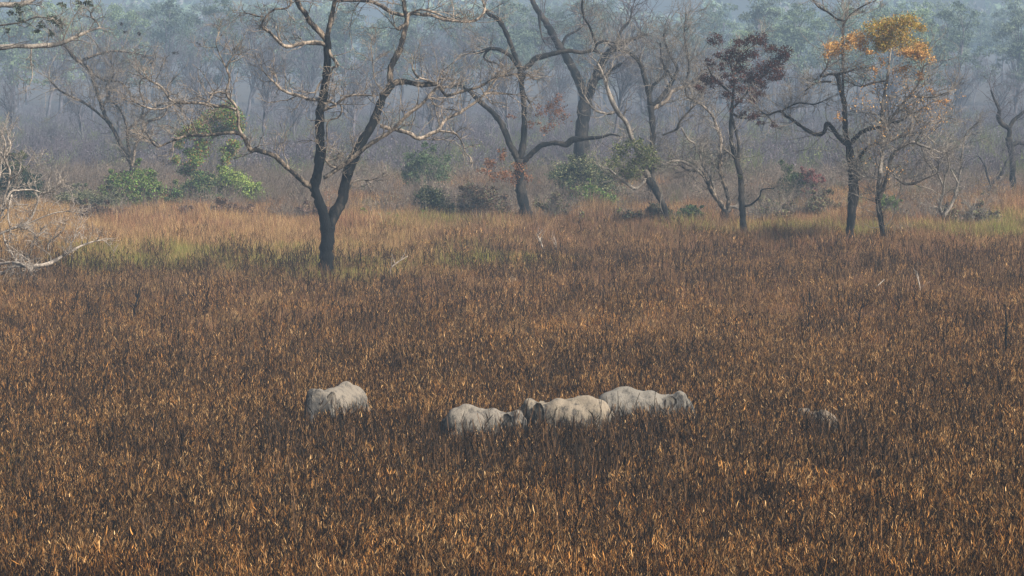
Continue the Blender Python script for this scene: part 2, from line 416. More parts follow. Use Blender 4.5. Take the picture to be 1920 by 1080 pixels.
for k, key in enumerate(keys):
    m = pick == k
    scatter(LBL[key][0], key, np.stack([X[m], D[m]], 1), hgt[m], rng.random(m.sum()) * 6.28, LBL[key][1], "grass")
# sparse taller dark stalks that stand out of the reeds and cross in front of the elephants
Xs, Ds = field(.6, 108, 300)
m = fnoise(Xs, Ds * .5, 6, 77) > .40; Xs, Ds = Xs[m], Ds[m]
ex = np.concatenate([rng.uniform(-7.5, 8, 520), rng.uniform(9, 11.6, 110)]); ed = rng.uniform(131, 151.5, 630)
Xs = np.concatenate([Xs, ex]); Ds = np.concatenate([Ds, ed])
scatter("bare_stalks", "bare_stalk", np.stack([Xs, Ds], 1), .75 + .5 * rng.random(len(Xs)), rng.random(len(Xs)) * 6.28,
        "thin black bare stalks standing taller than the brown reeds", "stalks")

# ------------------------------------------------------------------ trees traced from their silhouettes
def smooth_line(p, sub=4):
    p = np.asarray(p, float); n = len(p)
    if n < 3: return np.stack([p[0] * (1 - t) + p[-1] * t for t in np.linspace(0, 1, sub + 1)])
    q = np.vstack([2 * p[0] - p[1], p, 2 * p[-1] - p[-2]]); out = []
    for i in range(1, n):
        a, b, c, d = q[i - 1], q[i], q[i + 1], q[i + 2]
        for k in range(sub):
            t = k / sub
            out.append(.5 * ((2 * b) + (c - a) * t + (2 * a - 5 * b + 4 * c - d) * t * t + (3 * b - a - 3 * c + d) * t ** 3))
    out.append(p[-1]); return np.array(out)

def traced_tree(name, label, cat, seed, trunk, limbs, mt, ml, mtw, twigs=1.0, D=None, group=None, l1=(1.0, 2.6), reach=.13,
                depth=.45, foliage=None, twig_r=.026, hbase=.8, fsize=.16, gn=.16, fscale=1.0):
    rng = np.random.default_rng(seed)
    if D is None: D = Dseen(trunk[0][1], hbase)
    s = sc(D); base = P(trunk[0][0], trunk[0][1], D); root = empty(name, (base[0], base[1], 0))
    tag(root, label, cat, group)
    O = np.array([base[0], base[1], 0.0]); nodes = []
    def line(spec, dy0, slope):
        w = np.array([q[2] for q in spec], float); pp = []; dy = dy0
        for i, q in enumerate(spec):
            if i: dy += slope * math.hypot(q[0] - spec[i - 1][0], q[1] - spec[i - 1][1]) / s
            pp.append(P(q[0], q[1], D + dy)); nodes.append((q[0], q[1], dy))
        L = smooth_line(np.hstack([np.array(pp), w[:, None] / 2 / s]), 4)
        pts = L[:, :3] - O; r = np.maximum(L[:, 3], .008)
        j = rng.standard_normal(pts.shape) * r[:, None] * .05; j[0] = 0
        r = r * (1 + .07 * rng.standard_normal(len(r)))
        return pts + j, r
    tp, tr = line(trunk, 0, 0)
    low = tp[0].copy(); low[2] = -.3; tp = np.vstack([low + [0, 0, 0], tp]); tr = np.concatenate([[tr[0] * 1.25], tr])
    V, Fs = tubes(tp[None], tr[None], 14, rng, .05)
    obj("trunk", mesh("trunk", V, Fs, smooth=True, mats=[mt]), root)
    src = [(tp, tr)]
    for L in limbs:
        mat = ml
        if isinstance(L, tuple): L, mat = L
        u, v = L[0][0], L[0][1]
        dd = [((a - u) ** 2 + (b - v) ** 2, c) for a, b, c in nodes]; dy0 = min(dd)[1]
        lp, lr = line(L, dy0, rng.uniform(-depth, depth))
        V, Fs = tubes(lp[None], lr[None], 9, rng, .06)
        obj("limb", mesh("limb", V, Fs, smooth=True, mats=[mat]), root)
        src.append((lp, lr))
    if twigs > 0:
        parts = []
        K1, K2, K3 = 8, 6, 4
        P1, R1 = [], []
        for lp, lr in src:
            seg = np.linalg.norm(np.diff(lp, axis=0), axis=1)
            length = seg[lr[:-1] < reach].sum()
            n = int(length * 1.5 * twigs + 1.5)
            if length <= 0: continue
            k = np.nonzero(lr < reach)[0]; k = k[k > 0]
            if len(k) < 2: continue
            sub = lp[k[0] - 1:]; subr = lr[k[0] - 1:]
            pos, di, pr = sprout(sub[None], subr[None], n, .03, .95, rng, .8)
            di[:, 2] += .25
            # the end of the limb itself frays into twigs
            ne = 3; pos = np.vstack([pos, np.repeat(lp[-1:], ne, 0)])
            di = np.vstack([di, norm(np.repeat((lp[-1] - lp[-3])[None], ne, 0) / max(1e-6, np.linalg.norm(lp[-1] - lp[-3])) + .5 * rng.standard_normal((ne, 3)))])
            pr = np.concatenate([pr, np.full(ne, lr[-1])])
            ln = rng.uniform(l1[0], l1[1], len(pos)) * (.5 + .8 * np.clip(pr / .1, 0, 1))
            a, b = grow(pos, di, ln, np.minimum(pr * .6, twig_r * rng.uniform(.7, 1.5, len(pos))), np.full(len(pos), .013), K1, gn * 1.5, .05, rng)
            P1.append(a); R1.append(b)
        P1 = np.concatenate(P1); R1 = np.concatenate(R1); parts.append(tubes(P1, R1, 4, cap=False))
        n2 = int(len(P1) * 5); pos, di, pr = sprout(P1, R1, n2, .15, .9, rng)
        P2, R2 = grow(pos, di, rng.uniform(.4, 1.25, n2) * l1[1] / 2.6, pr * .75, np.full(n2, .009), K2, gn * 1.7, .05, rng)
        parts.append(tubes(P2, R2, 3, cap=False))
        n3 = int(n2 * 2.6); pos, di, pr = sprout(P2, R2, n3, .2, .8, rng)
        P3, R3 = grow(pos, di, rng.uniform(.2, .6, n3) * l1[1] / 2.6, pr * .8, np.full(n3, .007), K3, gn * 1.6, .06, rng)
        parts.append(tubes(P3, R3, 3, cap=False))
        V, Fs = merge(parts)
        tag(obj("twigs", mesh("twigs", V, Fs, smooth=True, mats=[mtw]), root), kind="stuff")
    for fo in (foliage or []):
        cl, dens, cols = fo[:3]
        cs = [P(u, v, D + rng.uniform(-1.2, 1.2)) - O for u, v, r in cl]; rs = [r * fscale / s for u, v, r in cl]
        V, Fs, C = leaves(cs, rs, [max(40, 13 * dens * r * r) for r in rs], fsize, rng, cols=cols, squash=fo[3] if len(fo) > 3 else .8)
        tag(obj("foliage", mesh("foliage", V, Fs, C, mats=[M_leaf]), root), kind="stuff")
    return root

def z(pts, x0, y0, f):     # traced on an enlarged crop: crop coordinates to picture coordinates
    return [(x0 + p[0] * f, y0 + p[1] * f, p[2]) for p in pts]
a = lambda pts: z(pts, 280, 0, .5)
TR = (a([(660, 1030, 30), (664, 980, 27), (667, 930, 26), (668, 880, 25), (668, 850, 22)]))
T1L = [
    (a([(666, 905, 22), (661, 845, 20), (650, 795, 19), (630, 740, 17), (620, 700, 18), (628, 660, 18), (636, 620, 19), (640, 560, 18), (640, 500, 17), (638, 440, 17), (646, 390, 16), (656, 340, 16), (664, 280, 14), (669, 220, 14), (668, 160, 14), (664, 130, 12)]), M_charred),
    (a([(670, 905, 23), (676, 850, 22), (694, 800, 21), (720, 760, 20), (732, 710, 20), (744, 650, 20), (765, 595, 19), (795, 535, 19), (838, 465, 18), (862, 400, 15), (885, 350, 15), (912, 316, 14)]), M_charred),
    (a([(662, 150, 11), (635, 115, 11), (605, 85, 10), (585, 50, 9), (560, 20, 8), (548, -30, 7), (530, -80, 4)]), M_mixed),
    (a([(666, 160, 11), (672, 110, 10), (684, 60, 9), (694, 10, 8), (702, -50, 7), (695, -120, 5)]), M_mixed),
    (a([(616, 705, 10), (590, 690, 11), (560, 665, 10), (525, 635, 9), (500, 612, 9), (470, 585, 9), (430, 570, 9), (400, 562, 9), (378, 562, 9), (368, 540, 9), (350, 508, 8), (320, 498, 7), (260, 502, 6), (200, 508, 6), (150, 508, 5), (110, 518, 5), (70, 535, 4), (35, 550, 3.5), (15, 540, 3), (2, 520, 2)]), M_mixed),
    (a([(345, 503, 6), (333, 470, 6), (334, 440, 6), (325, 400, 5), (305, 375, 5), (288, 350, 5), (298, 310, 4), (300, 285, 4), (290, 258, 4), (300, 230, 3), (320, 205, 2)]), M_pale),
    (a([(325, 412, 6), (300, 402, 6), (270, 398, 6), (235, 398, 6), (200, 388, 5), (160, 386, 5), (110, 386, 5), (75, 372, 4), (60, 345, 4), (40, 322, 4), (0, 300, 3), (-20, 270, 2)]), M_pale),
    (a([(100, 386, 4), (60, 405, 3), (20, 410, 3), (-30, 395, 3), (-60, 380, 2)]), M_pale),
    (a([(290, 352, 4), (262, 345, 4), (235, 352, 4), (228, 370, 3), (215, 385, 2)]), M_pale),
    (a([(290, 258, 3), (262, 200, 2.2), (250, 160, 2), (262, 120, 1.5)]), M_pale),
    (a([(912, 316, 12), (940, 306, 11), (980, 310, 10), (1020, 318, 10), (1060, 315, 9), (1082, 318, 8), (1100, 342, 6), (1115, 358, 6), (1150, 350, 5), (1190, 338, 5), (1230, 328, 5), (1262, 312, 4), (1300, 290, 4), (1345, 282, 3), (1400, 275, 2)]), M_mixed),
    (a([(906, 318, 12), (903, 285, 12), (905, 255, 12), (918, 225, 12), (938, 190, 12), (950, 150, 11), (960, 105, 10), (967, 70, 10), (958, 40, 9), (954, 5, 8), (952, -50, 7), (960, -110, 5)]), M_mixed),
    (a([(962, 62, 7), (985, 50, 7), (1020, 55, 6), (1060, 58, 6), (1100, 72, 6), (1150, 78, 5), (1200, 82, 5), (1240, 65, 5), (1258, 35, 4), (1250, 0, 3), (1260, -40, 2)]), M_pale),
    (a([(962, 66, 6), (1000, 40, 4), (1040, 38, 4), (1075, 50, 4), (1120, 68, 3), (1170, 70, 2)]), M_pale),
    (a([(956, 58, 7), (925, 52, 7), (898, 42, 7), (865, 20, 7), (830, 6, 6), (780, 2, 6), (740, 3, 5), (700, 3, 5)]), M_mixed),
    (a([(668, 170, 8), (640, 162, 9), (600, 160, 8), (560, 165, 7), (522, 176, 7), (495, 165, 6), (475, 145, 6), (450, 120, 5), (425, 105, 5), (425, 85, 4), (440, 60, 4), (470, 35, 4), (510, 32, 4), (528, 20, 4), (532, 0, 4)]), M_pale),
    (a([(430, 62, 3), (400, 60, 3), (370, 50, 2), (340, 48, 1.5)]), M_pale),
    (a([(668, 175, 8), (680, 205, 7), (700, 232, 6), (706, 246, 5), (688, 254, 4), (682, 266, 2)]), M_pale),
    (a([(634, 375, 7), (600, 372, 6), (560, 358, 6), (525, 350, 5), (495, 335, 5), (475, 315, 4), (450, 292, 3), (430, 270, 2)]), M_pale),
    (a([(652, 412, 7), (690, 398, 6), (712, 382, 5), (735, 365, 5), (765, 357, 4), (800, 356, 4), (850, 360, 2)]), M_pale),
    (a([(650, 372, 6), (680, 382, 5), (700, 392, 4)]), M_pale),
    (a([(716, 388, 3), (722, 415, 3), (708, 440, 3), (672, 455, 3), (665, 490, 3), (668, 540, 3), (658, 590, 4), (680, 622, 5), (700, 628, 4)]), M_pale),
    (a([(655, 668, 8), (690, 645, 8), (720, 625, 8), (755, 598, 8), (790, 570, 8), (820, 545, 8), (858, 522, 8), (895, 500, 7), (930, 470, 7), (968, 430, 7), (1010, 400, 6), (1045, 365, 6), (1070, 335, 5), (1090, 318, 4)]), M_pale),
    (a([(866, 472, 8), (900, 482, 8), (935, 488, 8), (970, 498, 8), (1000, 515, 8), (1022, 518, 7), (1058, 500, 7), (1085, 488, 7), (1098, 465, 6), (1120, 442, 6), (1160, 425, 6), (1200, 398, 5), (1230, 378, 5), (1265, 350, 5), (1320, 350, 4), (1370, 355, 2)]), M_pale),
    (a([(1086, 490, 5), (1120, 495, 4), (1150, 502, 4), (1165, 520, 3), (1178, 545, 3), (1185, 572, 2), (1205, 592, 2), (1212, 620, 1.3)]), M_pale),
    (a([(1262, 352, 4), (1280, 325, 4), (1300, 298, 3), (1310, 280, 2)]), M_pale),
    (a([(750, 706, 4), (768, 682, 3.5), (795, 673, 3), (820, 678, 3), (838, 695, 1.5)]), M_grey),
    (a([(955, 95, 7), (935, 108, 8), (925, 105, 4)]), M_pale),
    (a([(896, 350, 3), (850, 310, 2.5), (838, 240, 2.2), (832, 180, 1.4)]), M_grey),
    (a([(1085, 318, 4), (1040, 300, 4), (1010, 290, 4), (990, 265, 4), (985, 240, 2)]), M_pale),
    (a([(648, 300, 3), (635, 320, 4), (622, 345, 4), (605, 348, 2)]), M_pale),
]
traced_tree("bare_tree", "big bare tree with a black trunk forking low into two stems, alone in tan grass", "tree", 11, TR, T1L,
            M_charred, M_pale, M_pale, twigs=1.5, reach=.15, l1=(.8, 2.5))

b = lambda pts: z(pts, 840, 0, .4259)
traced_tree("bare_tree", "dark bare tree with two curved low side limbs, rust leaves clinging at its fork", "tree", 12,
    b([(352, 985, 26), (340, 930, 23), (330, 880, 21), (320, 820, 18), (314, 760, 17), (316, 700, 17)]),
    [b([(318, 700, 15), (330, 640, 13), (336, 560, 11), (335, 500, 10), (334, 450, 10), (326, 390, 10), (322, 340, 11), (316, 300, 11), (298, 255, 9), (280, 205, 9), (262, 160, 9), (243, 118, 9), (228, 92, 10), (205, 75, 8), (180, 62, 6), (160, 30, 4), (150, -20, 3)]),
     b([(310, 300, 7), (275, 248, 7), (245, 228, 7), (215, 216, 7), (180, 216, 7), (150, 226, 6), (128, 234, 5), (105, 228, 3), (80, 240, 2)]),
     b([(185, 216, 4), (162, 238, 4), (160, 258, 4), (178, 270, 4), (210, 278, 3), (240, 300, 2)]),
     b([(330, 305, 9), (360, 285, 10), (385, 258, 10), (420, 248, 10), (450, 240, 9), (500, 226, 9), (545, 224, 8), (590, 232, 7), (640, 222, 6), (690, 238, 4), (740, 225, 3)]),
     b([(655, 200, 6), (640, 160, 5), (620, 110, 4.5), (600, 80, 4), (590, 30, 4), (596, -30, 3)]),
     b([(648, 222, 5), (655, 195, 5), (690, 180, 4), (740, 190, 3)]),
     b([(312, 705, 14), (295, 672, 13), (272, 635, 12), (255, 590, 12), (238, 548, 11), (212, 512, 10), (180, 480, 10), (150, 455, 9), (118, 425, 8), (90, 398, 6), (55, 378, 4), (20, 380, 3)]),
     b([(330, 715, 11), (352, 692, 11), (380, 665, 10), (410, 642, 10), (445, 632, 9), (480, 630, 10), (520, 635, 12), (545, 618, 12), (580, 612, 9), (625, 608, 8), (670, 604, 6), (720, 592, 4), (760, 600, 2)]),
     b([(330, 400, 4), (352, 440, 3.5), (365, 462, 3)]),
     b([(326, 355, 5), (345, 330, 4), (372, 342, 3)])],
    M_dark, M_dark, M_grey, twigs=1.7, reach=.16, depth=.4, l1=(1.1, 3.0),
    foliage=[([(918, 305, 16), (932, 325, 20), (945, 300, 14), (955, 330, 18), (972, 312, 16), (900, 318, 10), (990, 330, 14), (940, 285, 9)], 34, [(.30, .14, .07), (.24, .11, .06), (.36, .2, .1)]),
             ([(1035, 190, 20), (1015, 210, 16), (1045, 215, 22), (1000, 235, 14), (1030, 240, 16), (960, 222, 10)], 26, [(.16, .09, .06), (.20, .10, .06)])])
traced_tree("big_leaning_tree", "massive hazy grey tree with a stout leaning bole behind the dark two-limbed tree", "tree", 13,
    b([(585, 800, 30), (588, 700, 28), (585, 600, 27), (595, 520, 25), (608, 430, 24)]),
    [b([(605, 440, 19), (578, 360, 17), (545, 295, 15), (515, 240, 14), (488, 200, 14), (460, 150, 13), (435, 105, 13), (405, 60, 11), (380, 20, 10), (365, -30, 8)]),
     b([(612, 440, 18), (640, 360, 17), (665, 300, 16), (690, 255, 14), (725, 215, 12), (770, 190, 9), (820, 170, 7), (880, 150, 5)]),
     b([(420, 90, 7), (400, 60, 6), (410, 150, 3), (425, 190, 2)]),
     b([(655, 345, 10), (700, 330, 9), (720, 305, 7), (760, 280, 5)]),
     b([(500, 210, 6), (520, 160, 5), (560, 140, 4), (600, 110, 3)]),
     b([(735, 210, 6), (760, 140, 5), (800, 90, 4), (810, 30, 3)])],
    M_dark, M_dark, M_far, twigs=2.6, D=455, reach=.25, l1=(1.5, 4.2), twig_r=.04)
traced_tree("leaning_tree", "crooked tree leaning left over pale green hanging foliage, dark twisted foot", "tree", 14,
    b([(972, 1010, 10), (962, 960, 10), (950, 905, 11), (930, 870, 12), (905, 820, 14), (880, 785, 14)]),
    [b([(885, 790, 12), (850, 700, 9), (810, 610, 9), (785, 540, 9), (745, 490, 9), (712, 420, 8), (690, 350, 6), (660, 280, 4)]),
     b([(880, 780, 8), (830, 830, 6), (790, 810, 6), (750, 780, 5), (710, 745, 4)]),
     b([(905, 800, 8), (902, 740, 6), (890, 690, 5), (900, 640, 4)]),
     b([(745, 490, 6), (700, 500, 5), (640, 480, 4), (600, 420, 3)])],
    M_dark, M_grey, M_grey, twigs=1.6, reach=.2,
    foliage=[([(1165, 285, 22), (1190, 270, 20), (1210, 290, 26), (1190, 315, 24), (1150, 305, 18), (1225, 305, 16), (1170, 325, 16), (1215, 325, 16)], 52, [(.13, .16, .07), (.17, .19, .08), (.10, .13, .06), (.22, .22, .11)])])
traced_tree("forked_tree", "grey tree forking into a V with one pale limb sweeping right, behind the leaning tree", "tree", 15,
    b([(895, 800, 12), (898, 700, 12), (902, 600, 11), (898, 520, 11), (890, 465, 11)]),
    [b([(890, 460, 10), (882, 400, 10), (868, 350, 10), (855, 300, 9), (840, 268, 8), (815, 245, 7), (785, 228, 6), (740, 215, 5), (700, 190, 3)]),
     b([(895, 465, 10), (925, 445, 9), (950, 415, 9), (972, 382, 8), (995, 345, 8), (1010, 300, 6), (980, 250, 5), (960, 200, 4), (950, 150, 3)]),
     (b([(896, 480, 7), (930, 465, 8), (962, 440, 8), (985, 405, 8), (1020, 388, 7), (1060, 380, 6), (1095, 370, 5), (1130, 330, 4)]), M_pale),
     b([(885, 440, 7), (900, 380, 6), (940, 345, 6), (960, 320, 5), (940, 260, 4), (935, 190, 3)]),
     b([(1040, 390, 5), (1060, 300, 4), (1050, 220, 4), (1040, 140, 3), (1050, 60, 2)]),
     b([(990, 350, 5), (965, 310, 5), (940, 300, 4)])],
    M_dark, M_dark, M_grey, twigs=3.2, D=400, reach=.2, l1=(1.4, 3.8))
c = lambda pts: z(pts, 1100, 0, .4444)
traced_tree("twisted_tree", "low twisted tree with a stubby black base spreading into three pale limbs", "tree", 16,
    c([(572, 965, 12), (578, 920, 15), (588, 885, 19)]),
    [(c([(582, 885, 11), (560, 850, 10), (535, 820, 9), (515, 780, 9), (492, 735, 8), (470, 720, 6), (430, 718, 5), (400, 700, 4)]), M_mixed),
     c([(492, 740, 6), (440, 700, 6), (400, 680, 5), (365, 680, 4), (330, 690, 3), (290, 705, 2)]),
     (c([(592, 885, 9), (598, 840, 8), (585, 790, 8), (572, 745, 8), (560, 710, 7), (567, 660, 5), (585, 645, 4), (605, 640, 3)]), M_mixed),
     (c([(568, 700, 6), (566, 640, 5), (566, 580, 6), (550, 540, 6), (535, 495, 5), (510, 465, 5), (480, 440, 4), (455, 425, 4), (425, 405, 3)]), M_pale),
     c([(540, 810, 5), (520, 740, 5), (490, 700, 4), (475, 640, 4), (480, 600, 3)]),
     c([(510, 760, 4), (520, 700, 4), (535, 680, 3), (560, 690, 2)]),
     c([(320, 570, 4), (380, 545, 5), (395, 510, 5), (430, 470, 4), (460, 440, 4)]),
     c([(597, 890, 8), (612, 872, 7), (640, 880, 4)]),
     c([(455, 430, 4), (420, 400, 4), (425, 360, 3), (470, 330, 3)]),
     c([(400, 540, 4), (430, 590, 4), (455, 605, 3), (460, 640, 2)])],
    M_dark, M_grey, M_grey, twigs=2.8, reach=.2, l1=(1.0, 2.8))
dk = [(.085, .036, .03), (.11, .042, .034), (.055, .03, .026), (.13, .06, .042)]
rc = [(545, 165, 24), (640, 185, 20), (685, 155, 15), (735, 165, 26), (600, 215, 22), (690, 180, 18), (645, 240, 24), (690, 225, 22), (770, 205, 22), (835, 215, 22), (845, 240, 15), (600, 250, 18), (650, 300, 26),
      (725, 310, 28), (760, 285, 24), (790, 265, 26), (815, 245, 22), (560, 235, 16), (520, 265, 16), (500, 330, 22), (545, 345, 24), (590, 325, 18), (690, 330, 24), (790, 320, 24), (820, 310, 18),
      (740, 355, 20), (715, 385, 20), (655, 375, 18), (600, 400, 16), (700, 415, 20), (740, 400, 16), (640, 420, 16), (690, 490, 18), (720, 480, 14), (785, 525, 13), (735, 520, 12), (660, 480, 12), (480, 370, 16), (570, 280, 14), (620, 350, 16)]
traced_tree("maroon_leaved_tree", "slender tree with a crown of dark maroon leaf bunches, green ivy on its stem", "tree", 17,
    c([(664, 990, 14), (660, 930, 12), (656, 880, 12), (652, 800, 11), (648, 740, 10), (630, 670, 9)]),
    [c([(630, 670, 9), (612, 610, 8), (608, 540, 7), (612, 460, 7), (618, 400, 6), (622, 340, 5), (610, 280, 4), (600, 240, 3)]),
     c([(640, 680, 6), (640, 600, 5), (620, 520, 5), (608, 470, 4)]),
     c([(650, 870, 4), (690, 865, 4), (730, 830, 3), (740, 800, 3), (790, 795, 2)]),
     c([(612, 460, 5), (660, 410, 4), (710, 350, 4), (760, 310, 3), (800, 290, 2)]),
     c([(618, 400, 4), (570, 360, 4), (530, 320, 3), (510, 280, 2)]),
     c([(615, 480, 5), (660, 500, 4), (700, 490, 4), (750, 480, 3), (790, 520, 2)]),
     c([(615, 300, 4), (650, 240, 3), (690, 200, 2), (730, 175, 2)])],
    M_dark, M_dark, M_grey, twigs=.9, reach=.2, l1=(.9, 2.4),
    foliage=[([(1100 + .4444 * x, .4444 * y,   .4444 * r * 1.55) for x, y, r in rc], 85, dk, .75),
             ([(1389, 330, 7), (1387, 305, 6), (1391, 350, 7), (1384, 290, 5)], 60, [(.07, .08, .04)]),
             ([(1375, 150, 45), (1410, 120, 40), (1350, 130, 36), (1440, 140, 30), (1390, 190, 34), (1345, 165, 26)], 5, dk)], fsize=.13)
d = lambda pts: z(pts, 1440, 0, .4444)
traced_tree("bare_tree", "straight dark bare tree left of the orange-crowned one, a long limb reaching left", "tree", 18,
    d([(342, 1035, 19), (345, 980, 16), (350, 930, 16), (354, 860, 16), (356, 780, 15), (352, 700, 15), (343, 620, 14)]),
    [d([(343, 625, 12), (330, 570, 10), (325, 510, 10), (324, 450, 10), (316, 410, 9), (304, 370, 9), (292, 320, 8), (262, 312, 5), (235, 322, 5), (222, 320, 4), (245, 290, 4), (255, 262, 3)]),
     d([(292, 315, 6), (320, 308, 5), (345, 300, 4), (370, 290, 3)]),
     d([(318, 400, 4), (316, 300, 4.5), (316, 200, 5), (318, 110, 5), (330, 85, 4), (350, 60, 3), (385, 35, 3), (430, 10, 3)]),
     d([(330, 90, 4), (290, 80, 4), (260, 55, 4), (232, 40, 4), (210, 25, 4), (190, 0, 3)]),
     d([(336, 612, 9), (310, 592, 8), (288, 565, 8), (268, 535, 8), (248, 522, 8), (238, 555, 7), (218, 568, 7), (185, 560, 7), (150, 540, 6), (110, 510, 6), (75, 488, 5), (55, 470, 5), (25, 475, 4), (0, 485, 3), (-30, 470, 2)]),
     d([(55, 470, 3), (80, 455, 3), (130, 435, 3), (190, 440, 2.5), (230, 430, 2)]),
     d([(348, 605, 9), (375, 575, 9), (400, 555, 8), (440, 540, 8), (475, 535, 7), (500, 520, 5), (560, 510, 4), (600, 480, 3)]),
     d([(372, 700, 7), (382, 670, 6), (400, 645, 7), (425, 622, 6), (460, 608, 6), (500, 600, 6), (545, 582, 5), (590, 570, 5), (620, 570, 3)]),
     d([(360, 900, 6), (376, 830, 8), (372, 760, 7), (370, 700, 6)]),
     d([(268, 345, 4), (230, 345, 4), (190, 355, 3), (155, 385, 2)])],
    M_dark, M_dark, M_grey, twigs=2.0, reach=.2, l1=(1.0, 2.9))
yl = [(.36, .27, .06), (.28, .24, .06), (.42, .28, .065), (.20, .19, .065)]; og = [(.43, .25, .09), (.37, .20, .08), (.47, .31, .12)]
traced_tree("orange_crowned_tree", "slim two-stemmed tree whose crown is yellow green and orange at the top", "tree", 19,
    d([(492, 1045, 10), (484, 985, 9), (476, 930, 10), (468, 880, 10), (464, 830, 11)]),
    [d([(464, 835, 9), (468, 770, 9), (474, 710, 8), (482, 640, 7), (484, 560, 6), (480, 480, 6), (490, 400, 5), (505, 330, 5), (512, 260, 4), (520, 200, 3)]),
     d([(468, 840, 9), (488, 790, 8), (505, 735, 8), (516, 680, 8), (535, 640, 8), (570, 615, 7), (605, 600, 7), (640, 610, 5), (690, 630, 5), (750, 655, 3)]),
     d([(514, 700, 6), (530, 730, 6), (550, 755, 6), (580, 775, 6), (620, 772, 5), (655, 755, 5), (690, 742, 4), (715, 725, 3), (720, 690, 2)]),
     d([(476, 620, 6), (520, 590, 5), (570, 570, 4), (640, 560, 3), (700, 600, 2)]),
     d([(520, 440, 3), (580, 460, 4), (640, 510, 4), (700, 520, 3), (760, 500, 2)]),
     d([(485, 560, 4), (540, 470, 4), (600, 400, 4), (640, 340, 4), (655, 280, 3)]),
     d([(600, 405, 3), (650, 410, 3), (710, 405, 3), (780, 380, 2)]),
     d([(470, 760, 4), (440, 750, 3), (400, 745, 3), (380, 730, 2)]),
     d([(500, 340, 4), (440, 350, 4), (400, 365, 3), (370, 360, 2)])],
    M_dark, M_grey, M_grey, twigs=2.6, reach=.2, l1=(1.1, 3.2), fsize=.125, fscale=1.5,
    foliage=[([(1440 + .4444 * x, .4444 * y, .4444 * r) for x, y, r in [(450, 125, 40), (500, 105, 36), (545, 100, 34), (600, 90, 34), (635, 115, 26), (545, 150, 40), (480, 165, 38), (590, 190, 38), (640, 210, 36), (500, 190, 30), (470, 200, 24)]], 88, yl + og[:1], .7),
             ([(1690, 130, 45), (1650, 160, 50), (1730, 190, 45), (1700, 230, 45), (1620, 150, 36), (1760, 220, 30), (1670, 290, 40)], 2.6, og + [(.3, .18, .09)]),
             ([(1440 + .4444 * x, .4444 * y, .4444 * r) for x, y, r in [(375, 165, 40), (345, 185, 26), (305, 195, 34), (265, 215, 30), (400, 195, 24), (440, 215, 18), (570, 215, 26), (620, 225, 28), (670, 240, 26), (640, 195, 22), (350, 150, 20)]], 62, og, .7),
             ([(1440 + .4444 * x, .4444 * y, .4444 * r) for x, y, r in [(560, 310, 26), (640, 300, 22), (680, 385, 18), (735, 430, 22), (640, 330, 16), (450, 290, 20), (480, 260, 18), (300, 490, 18), (590, 280, 22)]], 30, og[:2] + [(.3, .16, .07)], .8)])
traced_tree("small_forked_tree", "small bare tree with a U-shaped fork, right of the orange-crowned tree", "tree", 20,
    d([(752, 955, 9), (742, 920, 9), (732, 895, 8)]),
    [d([(732, 900, 7), (724, 870, 6), (735, 830, 5), (742, 790, 4), (748, 740, 4), (765, 700, 3), (750, 640, 2)]),
     d([(742, 915, 6), (770, 870, 6), (788, 830, 6), (800, 785, 6), (812, 720, 4), (820, 640, 4), (838, 560, 3), (880, 530, 2)]),
     d([(806, 780, 4), (780, 730, 3), (760, 690, 2)]),
     d([(742, 790, 3), (710, 720, 3), (690, 690, 2)])],
    M_dark, M_grey, M_grey, twigs=1.5, reach=.2, l1=(.8, 2.4))
traced_tree("hazy_bare_tree", "hazy blue-grey bare tree with a Y-shaped trunk on the far side of the open ground", "tree", 21,
    d([(1035, 815, 12), (1032, 740, 12), (1032, 680, 12), (1022, 620, 13), (1015, 580, 13)]),
    [d([(1015, 590, 11), (1018, 545, 9), (990, 525, 9), (972, 495, 8), (975, 460, 6), (955, 420, 4), (940, 380, 3)]),
     d([(1018, 545, 8), (1035, 510, 7), (1070, 480, 6), (1110, 450, 4)]),
     d([(1022, 620, 9), (1050, 602, 8), (1090, 608, 6), (1130, 590, 4)])],
    M_dark, M_dark, M_far, twigs=1.4, reach=.25, l1=(1.4, 3.6))
traced_tree("hazy_bare_tree", "hazy small tree bending right beyond the open ground, beside the Y-shaped one", "tree", 22,
    d([(928, 815, 7), (938, 785, 7)]),
    [d([(938, 785, 6), (955, 760, 6), (980, 740, 6), (995, 710, 5), (1005, 680, 3)]),
     d([(940, 780, 4), (925, 740, 3), (915, 700, 3), (890, 660, 2)])],
    M_dark, M_dark, M_far, twigs=2.0, D=Dseen(364), reach=.25, l1=(1.2, 3.4))
e = lambda pts: z(pts, 0, 0, .5184)
